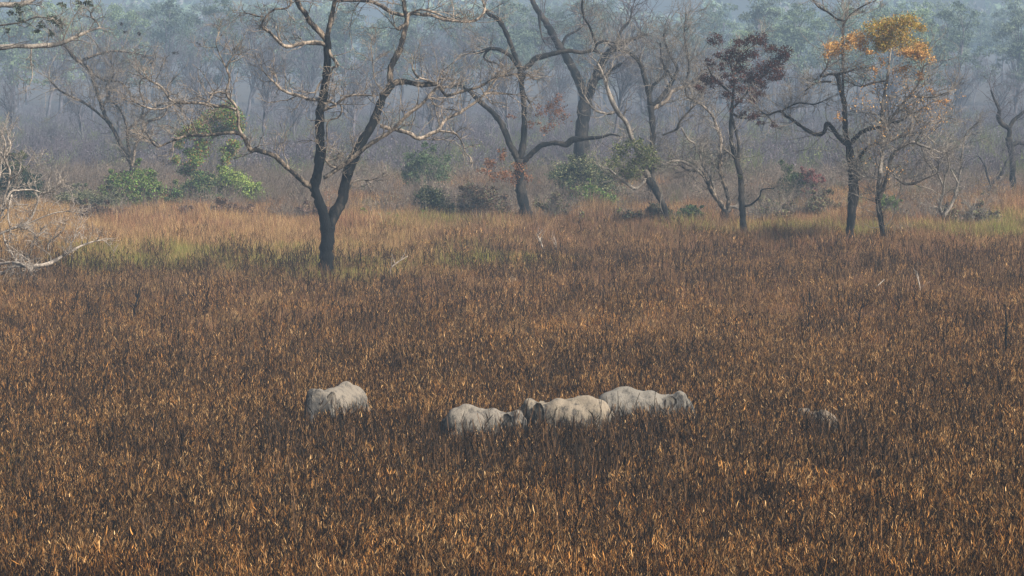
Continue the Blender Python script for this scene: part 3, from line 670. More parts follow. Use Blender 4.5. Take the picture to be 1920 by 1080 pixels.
T12 = [e([(475, 600, 8), (462, 565, 8), (440, 530, 8), (425, 500, 8), (408, 465, 8), (385, 430, 8), (370, 390, 8), (355, 345, 7), (340, 300, 8), (332, 268, 8), (310, 240, 8), (285, 222, 8), (262, 200, 7), (240, 170, 6), (215, 150, 3)]),
     e([(478, 605, 7), (470, 560, 6), (462, 510, 6), (462, 470, 5), (485, 450, 5), (515, 425, 5), (545, 395, 4), (580, 380, 4), (620, 370, 3)]),
     (e([(480, 600, 6), (490, 530, 6), (515, 480, 6), (535, 440, 6), (570, 430, 5), (595, 415, 4), (610, 380, 3)]), M_pale),
     e([(345, 270, 5), (375, 290, 5), (410, 292, 4), (440, 300, 4), (460, 320, 3)]),
     e([(385, 435, 5), (350, 405, 5), (310, 375, 5), (260, 350, 4), (215, 325, 4), (180, 290, 3)]),
     e([(290, 222, 5), (330, 205, 5), (370, 192, 5), (410, 185, 4), (470, 190, 3), (520, 200, 2)]),
     e([(370, 390, 5), (390, 350, 5), (385, 310, 4), (410, 270, 3), (400, 220, 2)]),
     e([(465, 480, 4), (450, 430, 4), (430, 390, 4), (400, 360, 3), (395, 320, 2)]),
     e([(512, 425, 4), (520, 370, 4), (505, 330, 3), (510, 290, 3), (540, 280, 2)]),
     (e([(540, 440, 4), (520, 460, 4), (545, 500, 4), (560, 520, 3)]), M_pale)]
traced_tree("spreading_bare_tree", "wide spreading grey bare tree rising behind the round green bush", "tree", 23,
    e([(482, 700, 10), (480, 650, 9), (478, 600, 9)]), T12, M_dark, M_mixed, M_grey, twigs=2.2, D=Dseen(388), reach=.22, l1=(1.2, 3.4),
    foliage=[([(270, 105, 6), (330, 100, 7), (285, 115, 6), (372, 82, 5), (225, 45, 6), (260, 65, 6), (235, 60, 5)], 40, [(.05, .045, .045)])])
traced_tree("overhanging_tree", "tree outside the frame whose long grey bough reaches in at the upper left", "tree", 24,
    [(-190, 505, 34), (-192, 400, 30), (-186, 300, 28), (-180, 200, 26), (-175, 120, 24)],
    [[(-175, 125, 16), (-120, 100, 12), (-60, 92, 11), (0, 89, 10), (30, 86, 9), (60, 87, 9), (100, 84, 9), (118, 80, 8), (140, 70, 8), (158, 62, 6), (172, 56, 5), (188, 52, 3)],
     [(-178, 160, 14), (-110, 40, 12), (-50, 12, 11), (0, 9, 11), (30, 9, 10), (55, 3, 8), (80, -10, 5)],
     [(188, 54, 3), (182, 42, 3), (172, 32, 4), (170, 24, 3)],
     [(118, 78, 3), (125, 58, 2.5), (135, 38, 2), (150, 15, 2)],
     [(59, 90, 3), (58, 115, 2.5), (61, 140, 2.2), (55, 160, 1.4)],
     [(-60, 92, 6), (-40, 60, 5), (0, 48, 4), (40, 42, 3), (68, 32, 3), (100, 35, 2)]],
    M_dark, M_grey, M_grey, twigs=.55, D=262, reach=.2, l1=(.8, 2.2),
    foliage=[([(100, 32, 16), (115, 45, 13), (80, 45, 10), (70, 58, 9), (28, 20, 16), (95, 62, 8), (40, 36, 8), (160, 8, 14), (120, 8, 10), (15, 60, 8)], 42, [(.07, .08, .055), (.05, .06, .04)])])
f_ = lambda pts: z(pts, 0, 160, .2778)
traced_tree("dead_tree", "fallen pale dead tree, its bleached bare branches sprawling over the grass at the left edge", "tree", 25,
    [(38, 548, 8), (46, 530, 8), (55, 512, 9)],
    [[(55, 512, 7), (62, 500, 7), (90, 495, 8), (115, 482, 6), (135, 470, 5), (155, 460, 4), (175, 453, 3), (190, 450, 2)],
     [(62, 502, 7), (30, 498, 6), (12, 508, 6), (-10, 522, 5), (-40, 545, 5)],
     [(55, 505, 6), (40, 495, 5), (22, 492, 5), (-10, 494, 5), (-45, 480, 5), (-60, 450, 5)],
     [(-50, 455, 5), (-20, 448, 5), (5, 436, 5), (30, 426, 5), (52, 416, 4), (62, 402, 4), (70, 380, 3.5), (76, 363, 3), (95, 360, 3), (104, 356, 2)],
     [(30, 427, 4), (55, 418, 3), (85, 405, 2.5), (110, 398, 2), (140, 396, 1.5)],
     [(-50, 455, 6), (-20, 430, 5), (4, 400, 5), (8, 370, 5), (16, 345, 4), (18, 320, 4), (8, 295, 4), (10, 270, 3), (4, 252, 2)],
     [(8, 385, 4), (20, 360, 4), (35, 357, 3.5), (60, 356, 3), (80, 362, 2.5)],
     [(18, 335, 4), (34, 328, 3), (48, 312, 2), (60, 305, 1.5)], [(15, 315, 3), (5, 290, 3), (-8, 280, 2)],
     [(10, 295, 3), (20, 275, 3), (14, 255, 1.5)], [(22, 365, 3), (15, 400, 3), (20, 430, 2)],
     [(6, 436, 3), (10, 455, 3), (22, 475, 3), (30, 490, 2)], [(30, 490, 2.5), (55, 478, 2.5), (60, 455, 2), (75, 440, 2)],
     [(52, 384, 3), (30, 384, 2.5), (15, 390, 2)], [(62, 455, 2), (66, 440, 2), (50, 430, 1.5)],
     [(90, 470, 2.5), (92, 455, 2.5), (110, 440, 2), (122, 425, 1.5)], [(115, 482, 3), (130, 462, 2), (140, 445, 1.5)], [(-30, 440, 4), (-10, 360, 4), (0, 330, 3), (2, 300, 2)]],
    M_charred, M_dead, M_dead, twigs=1.3, reach=.2, l1=(.6, 1.8), depth=.5, twig_r=.02, D=Dseen(535))

# ------------------------------------------------------------------ bushes and leafy trees
def bush(name, label, u, v, wpx, hpx, cols, seed, D=None, dens=1.0, cat="bush", size=.17, stems=M_grey, twiggy=.4, clump=None):
    rng = np.random.default_rng(seed)
    if D is None: D = Dseen(v, .6)
    s = sc(D); W_, H_ = wpx / s, hpx / s
    base = P(u, v, D); root = empty(name, (base[0], base[1], 0)); tag(root, label, cat)
    z0 = max(0., base[2]); top = z0 + H_
    n = 7 + int(W_ * H_ * .35)
    t = rng.random(n); ang = rng.random(n) * 2 * np.pi
    rr = np.sqrt(rng.random(n)) * W_ / 2 * .9
    hh = z0 * .6 + (top - z0 * .6) * (.15 + .85 * rng.random(n)) * np.sqrt(np.clip(1 - (rr / (W_ / 2)) ** 2 * .75, 0, 1)) - .35
    cs = np.stack([rr * np.cos(ang), rr * np.sin(ang) * .7, np.maximum(hh, .3)], 1)
    if clump: cs = np.array([P(q[0], q[1], D + rng.uniform(-1, 1)) - [base[0], base[1], 0] for q in clump]); rs = np.array([q[2] * 1.5 / s for q in clump])
    else: rs = (.35 + .3 * rng.random(n)) * np.clip(min(W_, H_) * .62, .6, 2.6)
    if not clump:       # ragged outline: thin shoots and stray sprays around the body
        kx = rng.integers(0, len(cs), 2 * n); off = norm(rng.standard_normal((2 * n, 3)) + [0, 0, .5]) * (rs[kx] * rng.uniform(.8, 1.5, 2 * n))[:, None]
        cs = np.vstack([cs, np.maximum(cs[kx] + off, [-1e3, -1e3, .2])]); rs = np.concatenate([rs, rs[kx] * rng.uniform(.2, .45, 2 * n)])
    V, Fs, C = leaves(cs, rs, 1050 * dens * rs ** 1.6 + 80, size, rng, cols=cols, squash=.75, hollow=.2)
    tag(obj("foliage", mesh("foliage", V, Fs, C, mats=[M_leaf]), root), kind="stuff")
    m = 14; st = np.stack([.12 * W_ * rng.standard_normal(m), .12 * W_ * rng.standard_normal(m), np.full(m, -.2)], 1)
    tgt = cs[rng.integers(0, len(cs), m)]
    P1, R1 = grow(st, tgt - st, np.linalg.norm(tgt - st, axis=1) * 1.05, rng.uniform(.03, .06, m), np.full(m, .012), 8, .13, .02, rng)
    pos, di, pr = sprout(P1, R1, int(m * 14 * twiggy) + 6, .3, .8, rng)
    P2, R2 = grow(pos, di, rng.uniform(.5, 1.5, len(pos)), pr * .6, np.full(len(pos), .006), 6, .2, .1, rng)
    pos, di, pr = sprout(P2, R2, len(pos) * 4, .2, .7, rng)
    P3, R3 = grow(pos, di, rng.uniform(.25, .8, len(pos)), pr * .7, np.full(len(pos), .005), 4, .2, .1, rng)
    V, Fs = merge([tubes(P1, R1, 5, cap=False), tubes(P2, R2, 3, cap=False), tubes(P3, R3, 3, cap=False)])
    tag(obj("stems", mesh("stems", V, Fs, smooth=True, mats=[stems]), root), kind="stuff")
    return root
G1 = [(.15, .25, .06), (.20, .30, .08), (.10, .17, .05), (.06, .10, .035), (.18, .17, .08)]
GD = [(.035, .055, .03), (.05, .075, .035), (.028, .042, .026)]
GL = [(.28, .33, .07), (.22, .28, .06), (.33, .36, .10)]
BR = [(.15, .10, .075), (.11, .075, .058), (.19, .13, .09), (.08, .055, .045)]
GY_ = [(.16, .17, .095), (.20, .20, .11), (.11, .12, .07)]
bush("round_bush", "round bright green bush with a brownish lower half, below the spreading bare tree", 240, 392, 125, 78, G1 + BR[:1], 41, dens=1.3)
bush("hanging_leaf_tree", "leafy green tree with orange tinged drooping leaves behind the left limb of the forked tree", 392, 385, 110, 190,
     G1[:3] + [(.30, .14, .06), (.20, .2, .06)], 42, D=Dseen(385), cat="tree", size=.17,
     clump=[(430, 205, 15), (440, 225, 14), (412, 215, 14), (395, 225, 15), (375, 240, 14), (355, 248, 12), (340, 255, 10), (425, 240, 13), (400, 250, 12), (375, 285, 15), (365, 300, 13), (350, 318, 12), (382, 268, 12), (430, 285, 13), (440, 270, 10), (425, 300, 8), (335, 270, 8), (355, 285, 8), (450, 240, 8), (330, 300, 8)])
bush("dark_green_bush", "dark green bush under the orange tinged leafy tree", 365, 392, 95, 70, GD + G1[2:], 43, dens=1.3)
bush("lime_bush", "lime green bush at the right of the dark one, behind the forked tree's left limb", 435, 388, 85, 72, [(.22, .32, .08), (.17, .24, .06), (.28, .31, .10), (.1, .14, .05)], 44, dens=1.3)
bush("dark_shrub", "dark evergreen shrub behind the pale dead tree at the left edge", 14, 402, 90, 110, GD, 45, dens=1.4)
bush("olive_shrub", "olive green shrub top showing through the branches of the dead tree", 22, 345, 80, 60, [(.18, .20, .06), (.13, .15, .05)], 46, D=Dseen(385), dens=.8)
bush("scrub_bush", "grey-green scrub between the dead tree and the round bush", 165, 405, 120, 62, GY_ + GD[:1], 47, dens=.7, twiggy=1)
bush("scrub_bush", "low brown scrub in front of the round green bush", 205, 425, 130, 50, BR, 48, dens=.6, twiggy=1)
bush("brown_thicket", "brown twiggy thicket in front of the lime bush", 400, 420, 190, 52, BR + [(.22, .13, .09)], 49, dens=.55, twiggy=1.2)
bush("low_green_bush", "low green bushes close behind the trunk of the forked tree", 700, 425, 110, 38, GL + G1[:2], 50, dens=.9)
bush("grey_bush", "dark grey-green bush between the forked tree and the flat brown shrub", 812, 420, 70, 70, GD + GY_, 51, dens=.9, twiggy=1)
bush("flat_topped_shrub", "flat-topped dull brown shrub left of the dark two-limbed tree", 905, 415, 115, 74, BR + GY_[:1], 52, dens=.9, twiggy=1.3)
bush("yellow_green_bush", "small yellow-green bush at the foot of the flat-topped shrub", 918, 428, 55, 24, GL, 53, dens=.9)
bush("yellow_green_bush", "small yellow-green bush beside the dark grey-green one", 792, 424, 40, 26, GL, 531, dens=.9)
bush("hazy_green_tree", "hazy green leafy sapling seen between the forked tree and the two-limbed tree", 790, 380, 90, 110, [(.09, .14, .07), (.12, .15, .08)], 54, D=430, dens=.35, cat="tree", twiggy=1.3)
bush("green_bush", "bright green bush right of the dark two-limbed tree", 1110, 402, 72, 62, G1 + GD[:1], 55, dens=1.2)
bush("hazy_shrub", "tall hazy dark green shrub above the bright green bush", 1095, 380, 110, 105, GD + GY_, 56, D=400, dens=.45, twiggy=1.2)
bush("brown_thicket", "brown and olive thicket in front of the bright green bush", 1140, 428, 130, 42, BR + GY_ + GL[:1], 57, dens=.7, twiggy=1)
bush("tangled_thicket", "tangled dark thicket around the foot of the leaning tree", 1225, 430, 110, 52, GD + BR + GY_, 58, dens=.7, twiggy=1.4)
bush("green_bush", "dull green bush between the leaning tree and the stubby twisted one", 1293, 428, 62, 42, [(.07, .12, .05), (.09, .14, .05)] + GD, 59, dens=1.1)
bush("hazy_shrub", "hazy green shrub beside a pinkish one, right of the maroon-leaved tree", 1485, 350, 60, 55, [(.11, .15, .06), (.08, .11, .05)], 60, D=Dseen(385), dens=.7, twiggy=1)
bush("pink_shrub", "small pinkish red shrub in the haze left of the straight dark tree", 1525, 352, 44, 50, [(.26, .10, .09), (.20, .09, .08)], 61, D=Dseen(385), dens=.5, twiggy=1)
bush("grey_thicket", "grey-brown leafless thicket left of the straight dark tree", 1500, 415, 170, 62, GY_ + BR, 62, dens=.4, twiggy=2)
bush("green_bush", "green bush just right of the orange-crowned tree's stem", 1676, 405, 42, 42, G1[:3], 63, dens=1.2)
bush("dark_shrub", "low dark green shrub in the dry grass right of the orange-crowned tree", 1695, 455, 55, 30, GD + GY_[:1], 64, dens=1.1)
bush("brown_shrub", "dark brown shrub at the foot of the small U-forked tree", 1752, 420, 50, 30, BR, 65, dens=1, twiggy=1)
bush("grey_thicket", "grey-brown thicket on the open ground near the right edge", 1835, 425, 150, 55, BR + GY_, 66, dens=.4, twiggy=2)
bush("pale_thicket", "pale fawn thicket behind the small U-forked tree", 1850, 398, 190, 32, [(.2, .16, .11), (.16, .15, .09)], 67, dens=.5, twiggy=1.2)
bush("brown_thicket", "brown thicket between the maroon-leaved tree and the grey one", 1440, 425, 90, 44, BR + GY_, 68, dens=.6, twiggy=1.3)
bush("mauve_thicket", "mauve twiggy thicket right behind the forked tree's trunk", 560, 415, 130, 48, BR + [(.2, .12, .1)], 69, dens=.5, twiggy=1.4)
bush("brown_thicket", "brown thicket beside the trunk of the two-limbed tree, on its right", 1040, 418, 70, 56, BR + GY_, 70, dens=.5, twiggy=1.4)

# ------------------------------------------------------------------ background wood
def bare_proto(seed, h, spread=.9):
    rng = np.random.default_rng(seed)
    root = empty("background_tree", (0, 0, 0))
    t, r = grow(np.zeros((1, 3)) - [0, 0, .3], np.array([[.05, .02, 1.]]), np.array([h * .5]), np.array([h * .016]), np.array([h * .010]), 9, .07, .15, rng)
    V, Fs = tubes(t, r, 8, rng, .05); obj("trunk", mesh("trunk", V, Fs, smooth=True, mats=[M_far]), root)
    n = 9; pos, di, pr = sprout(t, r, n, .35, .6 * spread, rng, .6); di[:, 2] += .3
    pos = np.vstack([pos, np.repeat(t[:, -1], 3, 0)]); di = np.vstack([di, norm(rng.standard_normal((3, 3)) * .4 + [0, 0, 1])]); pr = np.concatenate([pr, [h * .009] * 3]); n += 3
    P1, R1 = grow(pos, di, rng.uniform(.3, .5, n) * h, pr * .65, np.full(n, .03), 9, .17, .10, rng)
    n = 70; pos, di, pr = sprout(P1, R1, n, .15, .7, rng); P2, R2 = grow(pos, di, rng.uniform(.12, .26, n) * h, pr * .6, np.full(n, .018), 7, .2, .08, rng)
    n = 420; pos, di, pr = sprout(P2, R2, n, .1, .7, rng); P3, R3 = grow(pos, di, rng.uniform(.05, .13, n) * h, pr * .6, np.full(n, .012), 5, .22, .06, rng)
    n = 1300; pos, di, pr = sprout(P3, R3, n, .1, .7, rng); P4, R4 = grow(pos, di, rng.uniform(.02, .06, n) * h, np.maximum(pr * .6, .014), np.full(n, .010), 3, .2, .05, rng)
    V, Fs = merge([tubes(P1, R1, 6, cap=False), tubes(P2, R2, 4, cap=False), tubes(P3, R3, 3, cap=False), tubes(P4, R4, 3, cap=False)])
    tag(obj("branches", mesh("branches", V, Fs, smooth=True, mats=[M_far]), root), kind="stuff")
    return root
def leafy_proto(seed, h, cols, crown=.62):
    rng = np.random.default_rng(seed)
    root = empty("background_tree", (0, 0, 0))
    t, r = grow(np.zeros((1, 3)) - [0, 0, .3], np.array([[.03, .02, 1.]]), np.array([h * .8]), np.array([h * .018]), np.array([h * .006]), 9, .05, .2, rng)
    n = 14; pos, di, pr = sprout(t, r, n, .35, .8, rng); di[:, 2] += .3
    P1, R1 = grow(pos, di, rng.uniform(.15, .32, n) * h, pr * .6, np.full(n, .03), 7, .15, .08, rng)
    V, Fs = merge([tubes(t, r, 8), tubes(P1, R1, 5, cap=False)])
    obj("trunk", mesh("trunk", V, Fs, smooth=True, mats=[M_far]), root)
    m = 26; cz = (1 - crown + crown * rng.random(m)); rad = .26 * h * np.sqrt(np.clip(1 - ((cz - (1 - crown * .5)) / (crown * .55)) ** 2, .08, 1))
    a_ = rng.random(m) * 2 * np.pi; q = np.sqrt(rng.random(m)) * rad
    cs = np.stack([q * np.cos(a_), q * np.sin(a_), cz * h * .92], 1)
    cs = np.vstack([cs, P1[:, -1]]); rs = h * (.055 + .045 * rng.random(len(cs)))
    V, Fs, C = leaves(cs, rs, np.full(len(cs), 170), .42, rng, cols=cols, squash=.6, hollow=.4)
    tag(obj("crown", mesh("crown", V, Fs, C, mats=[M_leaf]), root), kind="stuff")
    return root
rng = np.random.default_rng(99)
FG = [(.12, .17, .11), (.095, .14, .095), (.15, .19, .12)]  # greens lifted so the far crowns carry some painted haze
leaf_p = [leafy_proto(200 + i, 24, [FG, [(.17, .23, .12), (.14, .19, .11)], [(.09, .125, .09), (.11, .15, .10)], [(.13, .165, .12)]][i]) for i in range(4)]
bare_p = [bare_proto(220 + i, 14) for i in range(5)]
placed = set()
def put(protos_, k, x, y, s, label, cat, group, name):
    o = protos_[k]
    if (id(protos_), k) not in placed:
        placed.add((id(protos_), k)); o.location = (x, y, float(rise(y))); o.scale = (s, s, s); o.rotation_euler = (0, 0, rng.random() * 6.28)
    else: o = copy_tree(o, (x, y, float(rise(y))), rng.random() * 6.28, s)
    o.name = name; tag(o, label, cat, group); return o
for i in range(120):     # tall evergreen wall of the far wood
    row = i % 4; Dd = (1000, 1250, 1550, 1850)[row] + rng.uniform(-25, 25)
    hw = Dd * .1125 * 1.15
    n_in = 30; x = -hw + 2 * hw * ((i // 4) + rng.uniform(.1, .9)) / n_in
    ht = 13 + (130 + rng.uniform(-22, 6)) * Dd / F - float(rise(Dd))
    uu = 960 + F * x / Dd
    if any(q0 < uu < q1 for q0, q1 in ((1190, 1310), (1360, 1400), (650, 745), (1500, 1560))): ht -= 30 * Dd / F
    put(leaf_p, int(rng.integers(0, 4)), x, Dd, ht / 24, "tall leafy tree of the far wood, faded blue-green in the haze", "tree", "tall trees of the far wood", "far_wood_tree")
for i in range(60):     # grey leafless trees before it
    row = i % 3; Dd = (680, 900, 1150)[row] + rng.uniform(-50, 50); hw = Dd * .1125 * 1.1
    u = (i // 3 + rng.uniform(0, 1)) / 20; x = -hw + 2 * hw * u
    hh = rng.uniform(10, 17) * (1.0 if u < .6 else .8) * (1.2 + .25 * row)
    if u > .8 and row == 0: continue
    put(bare_p, int(rng.integers(0, 5)), x, Dd, hh / 14, "leafless grey tree in the hazy thicket behind the field", "tree", "leafless trees behind the field", "leafless_tree")
# undergrowth: uncountable twiggy scrub under the wood
def scrub_tuft(seed, cols):
    rng = np.random.default_rng(seed); m = 26
    st = np.stack([.5 * rng.standard_normal(m), .5 * rng.standard_normal(m), np.full(m, -.2)], 1)
    P1, R1 = grow(st, np.stack([.3 * rng.standard_normal(m), .3 * rng.standard_normal(m), np.ones(m)], 1), rng.uniform(1.6, 3.6, m), np.full(m, .03), np.full(m, .012), 7, .12, .05, rng)
    pos, di, pr = sprout(P1, R1, 150, .2, .6, rng); P2, R2 = grow(pos, di, rng.uniform(.4, 1.2, 150), pr * .7, np.full(150, .010), 4, .2, .1, rng)
    V, Fs = merge([tubes(P1, R1, 3, cap=False), tubes(P2, R2, 3, cap=False)])
    C = np.tile(np.array(cols[0]), (len(V), 1))
    V2, F2, C2 = leaves([np.array([0, 0, 1.6])], [1.3], [150], .16, rng, cols=cols, squash=1)
    V, Fs = merge([(V, Fs), (V2, F2)])
    return mesh("scrub_tuft", V, Fs, np.vstack([C, C2]), mats=[M_leaf])
protos("scrub", 4, lambda i: scrub_tuft(300 + i, [(.18, .145, .12), (.23, .18, .14), (.16, .15, .11)]))
protos("far_scrub", 4, lambda i: scrub_tuft(340 + i, [(.12, .105, .125), (.15, .13, .145), (.105, .115, .11)]))  # grey-mauve twigs, with distance haze put into their colour
protos("green_scrub", 3, lambda i: scrub_tuft(320 + i, [(.13, .15, .065), (.16, .19, .07), (.17, .15, .09)]))
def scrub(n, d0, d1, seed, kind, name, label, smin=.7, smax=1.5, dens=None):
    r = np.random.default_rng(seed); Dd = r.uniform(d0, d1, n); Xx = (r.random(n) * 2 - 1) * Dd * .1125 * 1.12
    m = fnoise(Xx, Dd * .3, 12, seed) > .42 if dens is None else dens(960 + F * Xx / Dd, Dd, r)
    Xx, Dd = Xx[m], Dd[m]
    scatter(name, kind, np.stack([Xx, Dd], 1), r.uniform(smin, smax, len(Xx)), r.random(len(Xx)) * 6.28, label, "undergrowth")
lf = lambda U_, D_, r: r.random(len(U_)) < np.where(U_ > 1400, np.where(D_ > 480, .9, .12), .8)
lf0 = lambda U_, D_, r: r.random(len(U_)) < np.where(U_ > 1480, np.where(D_ > 440, .45, .12), 1.0) * ss(.30, .52, fnoise(U_ * .03, D_ * .2, 4, 9)) * ss(355, 430, D_)
scrub(5200, 360, 520, 403, "scrub", "low_brown_scrub", "low brown twiggy scrub along the back edge of the grass", .4, 1.05, dens=lf0)
scrub(2000, 360, 520, 404, "green_scrub", "low_green_scrub", "low olive green scrub among the brown scrub at the back edge of the grass", .3, .75, dens=lf0)
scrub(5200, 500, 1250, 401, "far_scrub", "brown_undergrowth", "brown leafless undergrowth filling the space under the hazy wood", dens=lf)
scrub(800, 480, 1000, 402, "green_scrub", "green_undergrowth", "dull green undergrowth among the leafless brown scrub", dens=lf)
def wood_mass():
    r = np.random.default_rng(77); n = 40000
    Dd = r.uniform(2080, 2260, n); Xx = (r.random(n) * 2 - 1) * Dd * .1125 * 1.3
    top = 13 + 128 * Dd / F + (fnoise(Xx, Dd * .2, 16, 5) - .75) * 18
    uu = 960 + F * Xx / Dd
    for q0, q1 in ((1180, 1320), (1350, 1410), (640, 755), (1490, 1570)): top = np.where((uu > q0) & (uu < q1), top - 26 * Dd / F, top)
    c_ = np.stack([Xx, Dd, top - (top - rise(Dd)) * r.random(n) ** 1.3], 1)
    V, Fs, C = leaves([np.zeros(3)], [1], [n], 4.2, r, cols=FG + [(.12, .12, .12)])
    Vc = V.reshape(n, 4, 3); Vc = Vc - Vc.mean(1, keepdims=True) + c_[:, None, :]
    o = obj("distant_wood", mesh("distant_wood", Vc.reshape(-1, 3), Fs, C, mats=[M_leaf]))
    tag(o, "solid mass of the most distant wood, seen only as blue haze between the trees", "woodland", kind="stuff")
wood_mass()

# ------------------------------------------------------------------ elephants
def skin_mat(name, dust, skin, seed):
    m, n, l = newmat(name)
    tc = n.new("ShaderNodeTexCoord"); mp = n.new("ShaderNodeMapping"); mp.inputs[1].default_value = (seed * 3.1, seed * 1.7, 0)
    mp.inputs[3].default_value = (1.5, 1.5, .8)
    l.new(tc.outputs["Object"], mp.inputs[0])
    n1 = n.new("ShaderNodeTexNoise"); n1.inputs["Scale"].default_value = 3.4; n1.inputs["Detail"].default_value = 8; n1.inputs["Roughness"].default_value = .65
    n2 = n.new("ShaderNodeTexVoronoi"); n2.inputs["Scale"].default_value = 16; n2.feature = 'DISTANCE_TO_EDGE'
    n3 = n.new("ShaderNodeTexNoise"); n3.inputs["Scale"].default_value = 30
    for q in (n1, n2, n3): l.new(mp.outputs[0], q.inputs[0])
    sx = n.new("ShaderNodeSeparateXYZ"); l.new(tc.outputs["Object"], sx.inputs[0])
    # dry dust thrown over the back clings there; head shade is painted in darker
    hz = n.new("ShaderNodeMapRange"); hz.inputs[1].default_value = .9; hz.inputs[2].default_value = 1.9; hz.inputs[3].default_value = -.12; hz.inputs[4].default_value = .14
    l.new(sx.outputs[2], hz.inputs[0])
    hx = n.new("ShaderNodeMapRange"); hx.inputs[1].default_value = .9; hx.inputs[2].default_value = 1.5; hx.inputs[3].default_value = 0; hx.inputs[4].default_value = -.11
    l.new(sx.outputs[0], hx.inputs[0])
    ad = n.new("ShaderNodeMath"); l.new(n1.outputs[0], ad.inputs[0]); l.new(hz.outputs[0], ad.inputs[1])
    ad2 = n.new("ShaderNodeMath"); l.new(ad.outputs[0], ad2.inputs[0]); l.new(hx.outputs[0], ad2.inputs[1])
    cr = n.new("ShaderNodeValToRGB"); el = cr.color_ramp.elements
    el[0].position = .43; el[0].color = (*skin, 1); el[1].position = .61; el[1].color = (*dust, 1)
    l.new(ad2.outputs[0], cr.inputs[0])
    bp = n.new("ShaderNodeBump"); bp.inputs["Strength"].default_value = .8; bp.inputs["Distance"].default_value = .03
    l.new(n2.outputs[0], bp.inputs["Height"])
    bp2 = n.new("ShaderNodeBump"); bp2.inputs["Strength"].default_value = .6; bp2.inputs["Distance"].default_value = .1
    l.new(n1.outputs[0], bp2.inputs["Height"]); l.new(bp.outputs[0], bp2.inputs["Normal"])
    pb = n.new("ShaderNodeBsdfPrincipled"); pb.inputs["Roughness"].default_value = .85; pb.inputs["Specular IOR Level"].default_value = .2
    l.new(cr.outputs[0], pb.inputs["Base Color"]); l.new(bp2.outputs[0], pb.inputs["Normal"])
    out = n.new("ShaderNodeOutputMaterial"); l.new(pb.outputs[0], out.inputs[0]); return m

def ico(center, radii, sub=24):
    u = np.linspace(0, np.pi, sub // 2 + 1)[1:-1]; v = np.arange(sub) / sub * 2 * np.pi
    U_, V_ = np.meshgrid(u, v, indexing='ij')
    p = np.stack([np.sin(U_) * np.cos(V_), np.sin(U_) * np.sin(V_), np.cos(U_)], -1).reshape(-1, 3)
    p = np.vstack([p, [0, 0, 1], [0, 0, -1]]) * np.array(radii) + np.array(center)
    R_, Cn = len(u), sub; idx = np.arange(R_ * Cn).reshape(R_, Cn); nx = np.roll(idx, -1, 1)
    q = np.stack([idx[:-1], idx[1:], nx[1:], nx[:-1]], -1).reshape(-1, 4)
    t1 = np.stack([np.full(Cn, R_ * Cn), idx[0], nx[0]], -1); t2 = np.stack([np.full(Cn, R_ * Cn + 1), nx[-1], idx[-1]], -1)
    return p, [q, np.vstack([t1, t2])]
def limb_mesh(pts, rad, sides=16):
    L = smooth_line(np.hstack([np.array(pts, float), np.array(rad, float)[:, None]]), 6)
    return tubes(L[None, :, :3], L[None, :, 3], sides)

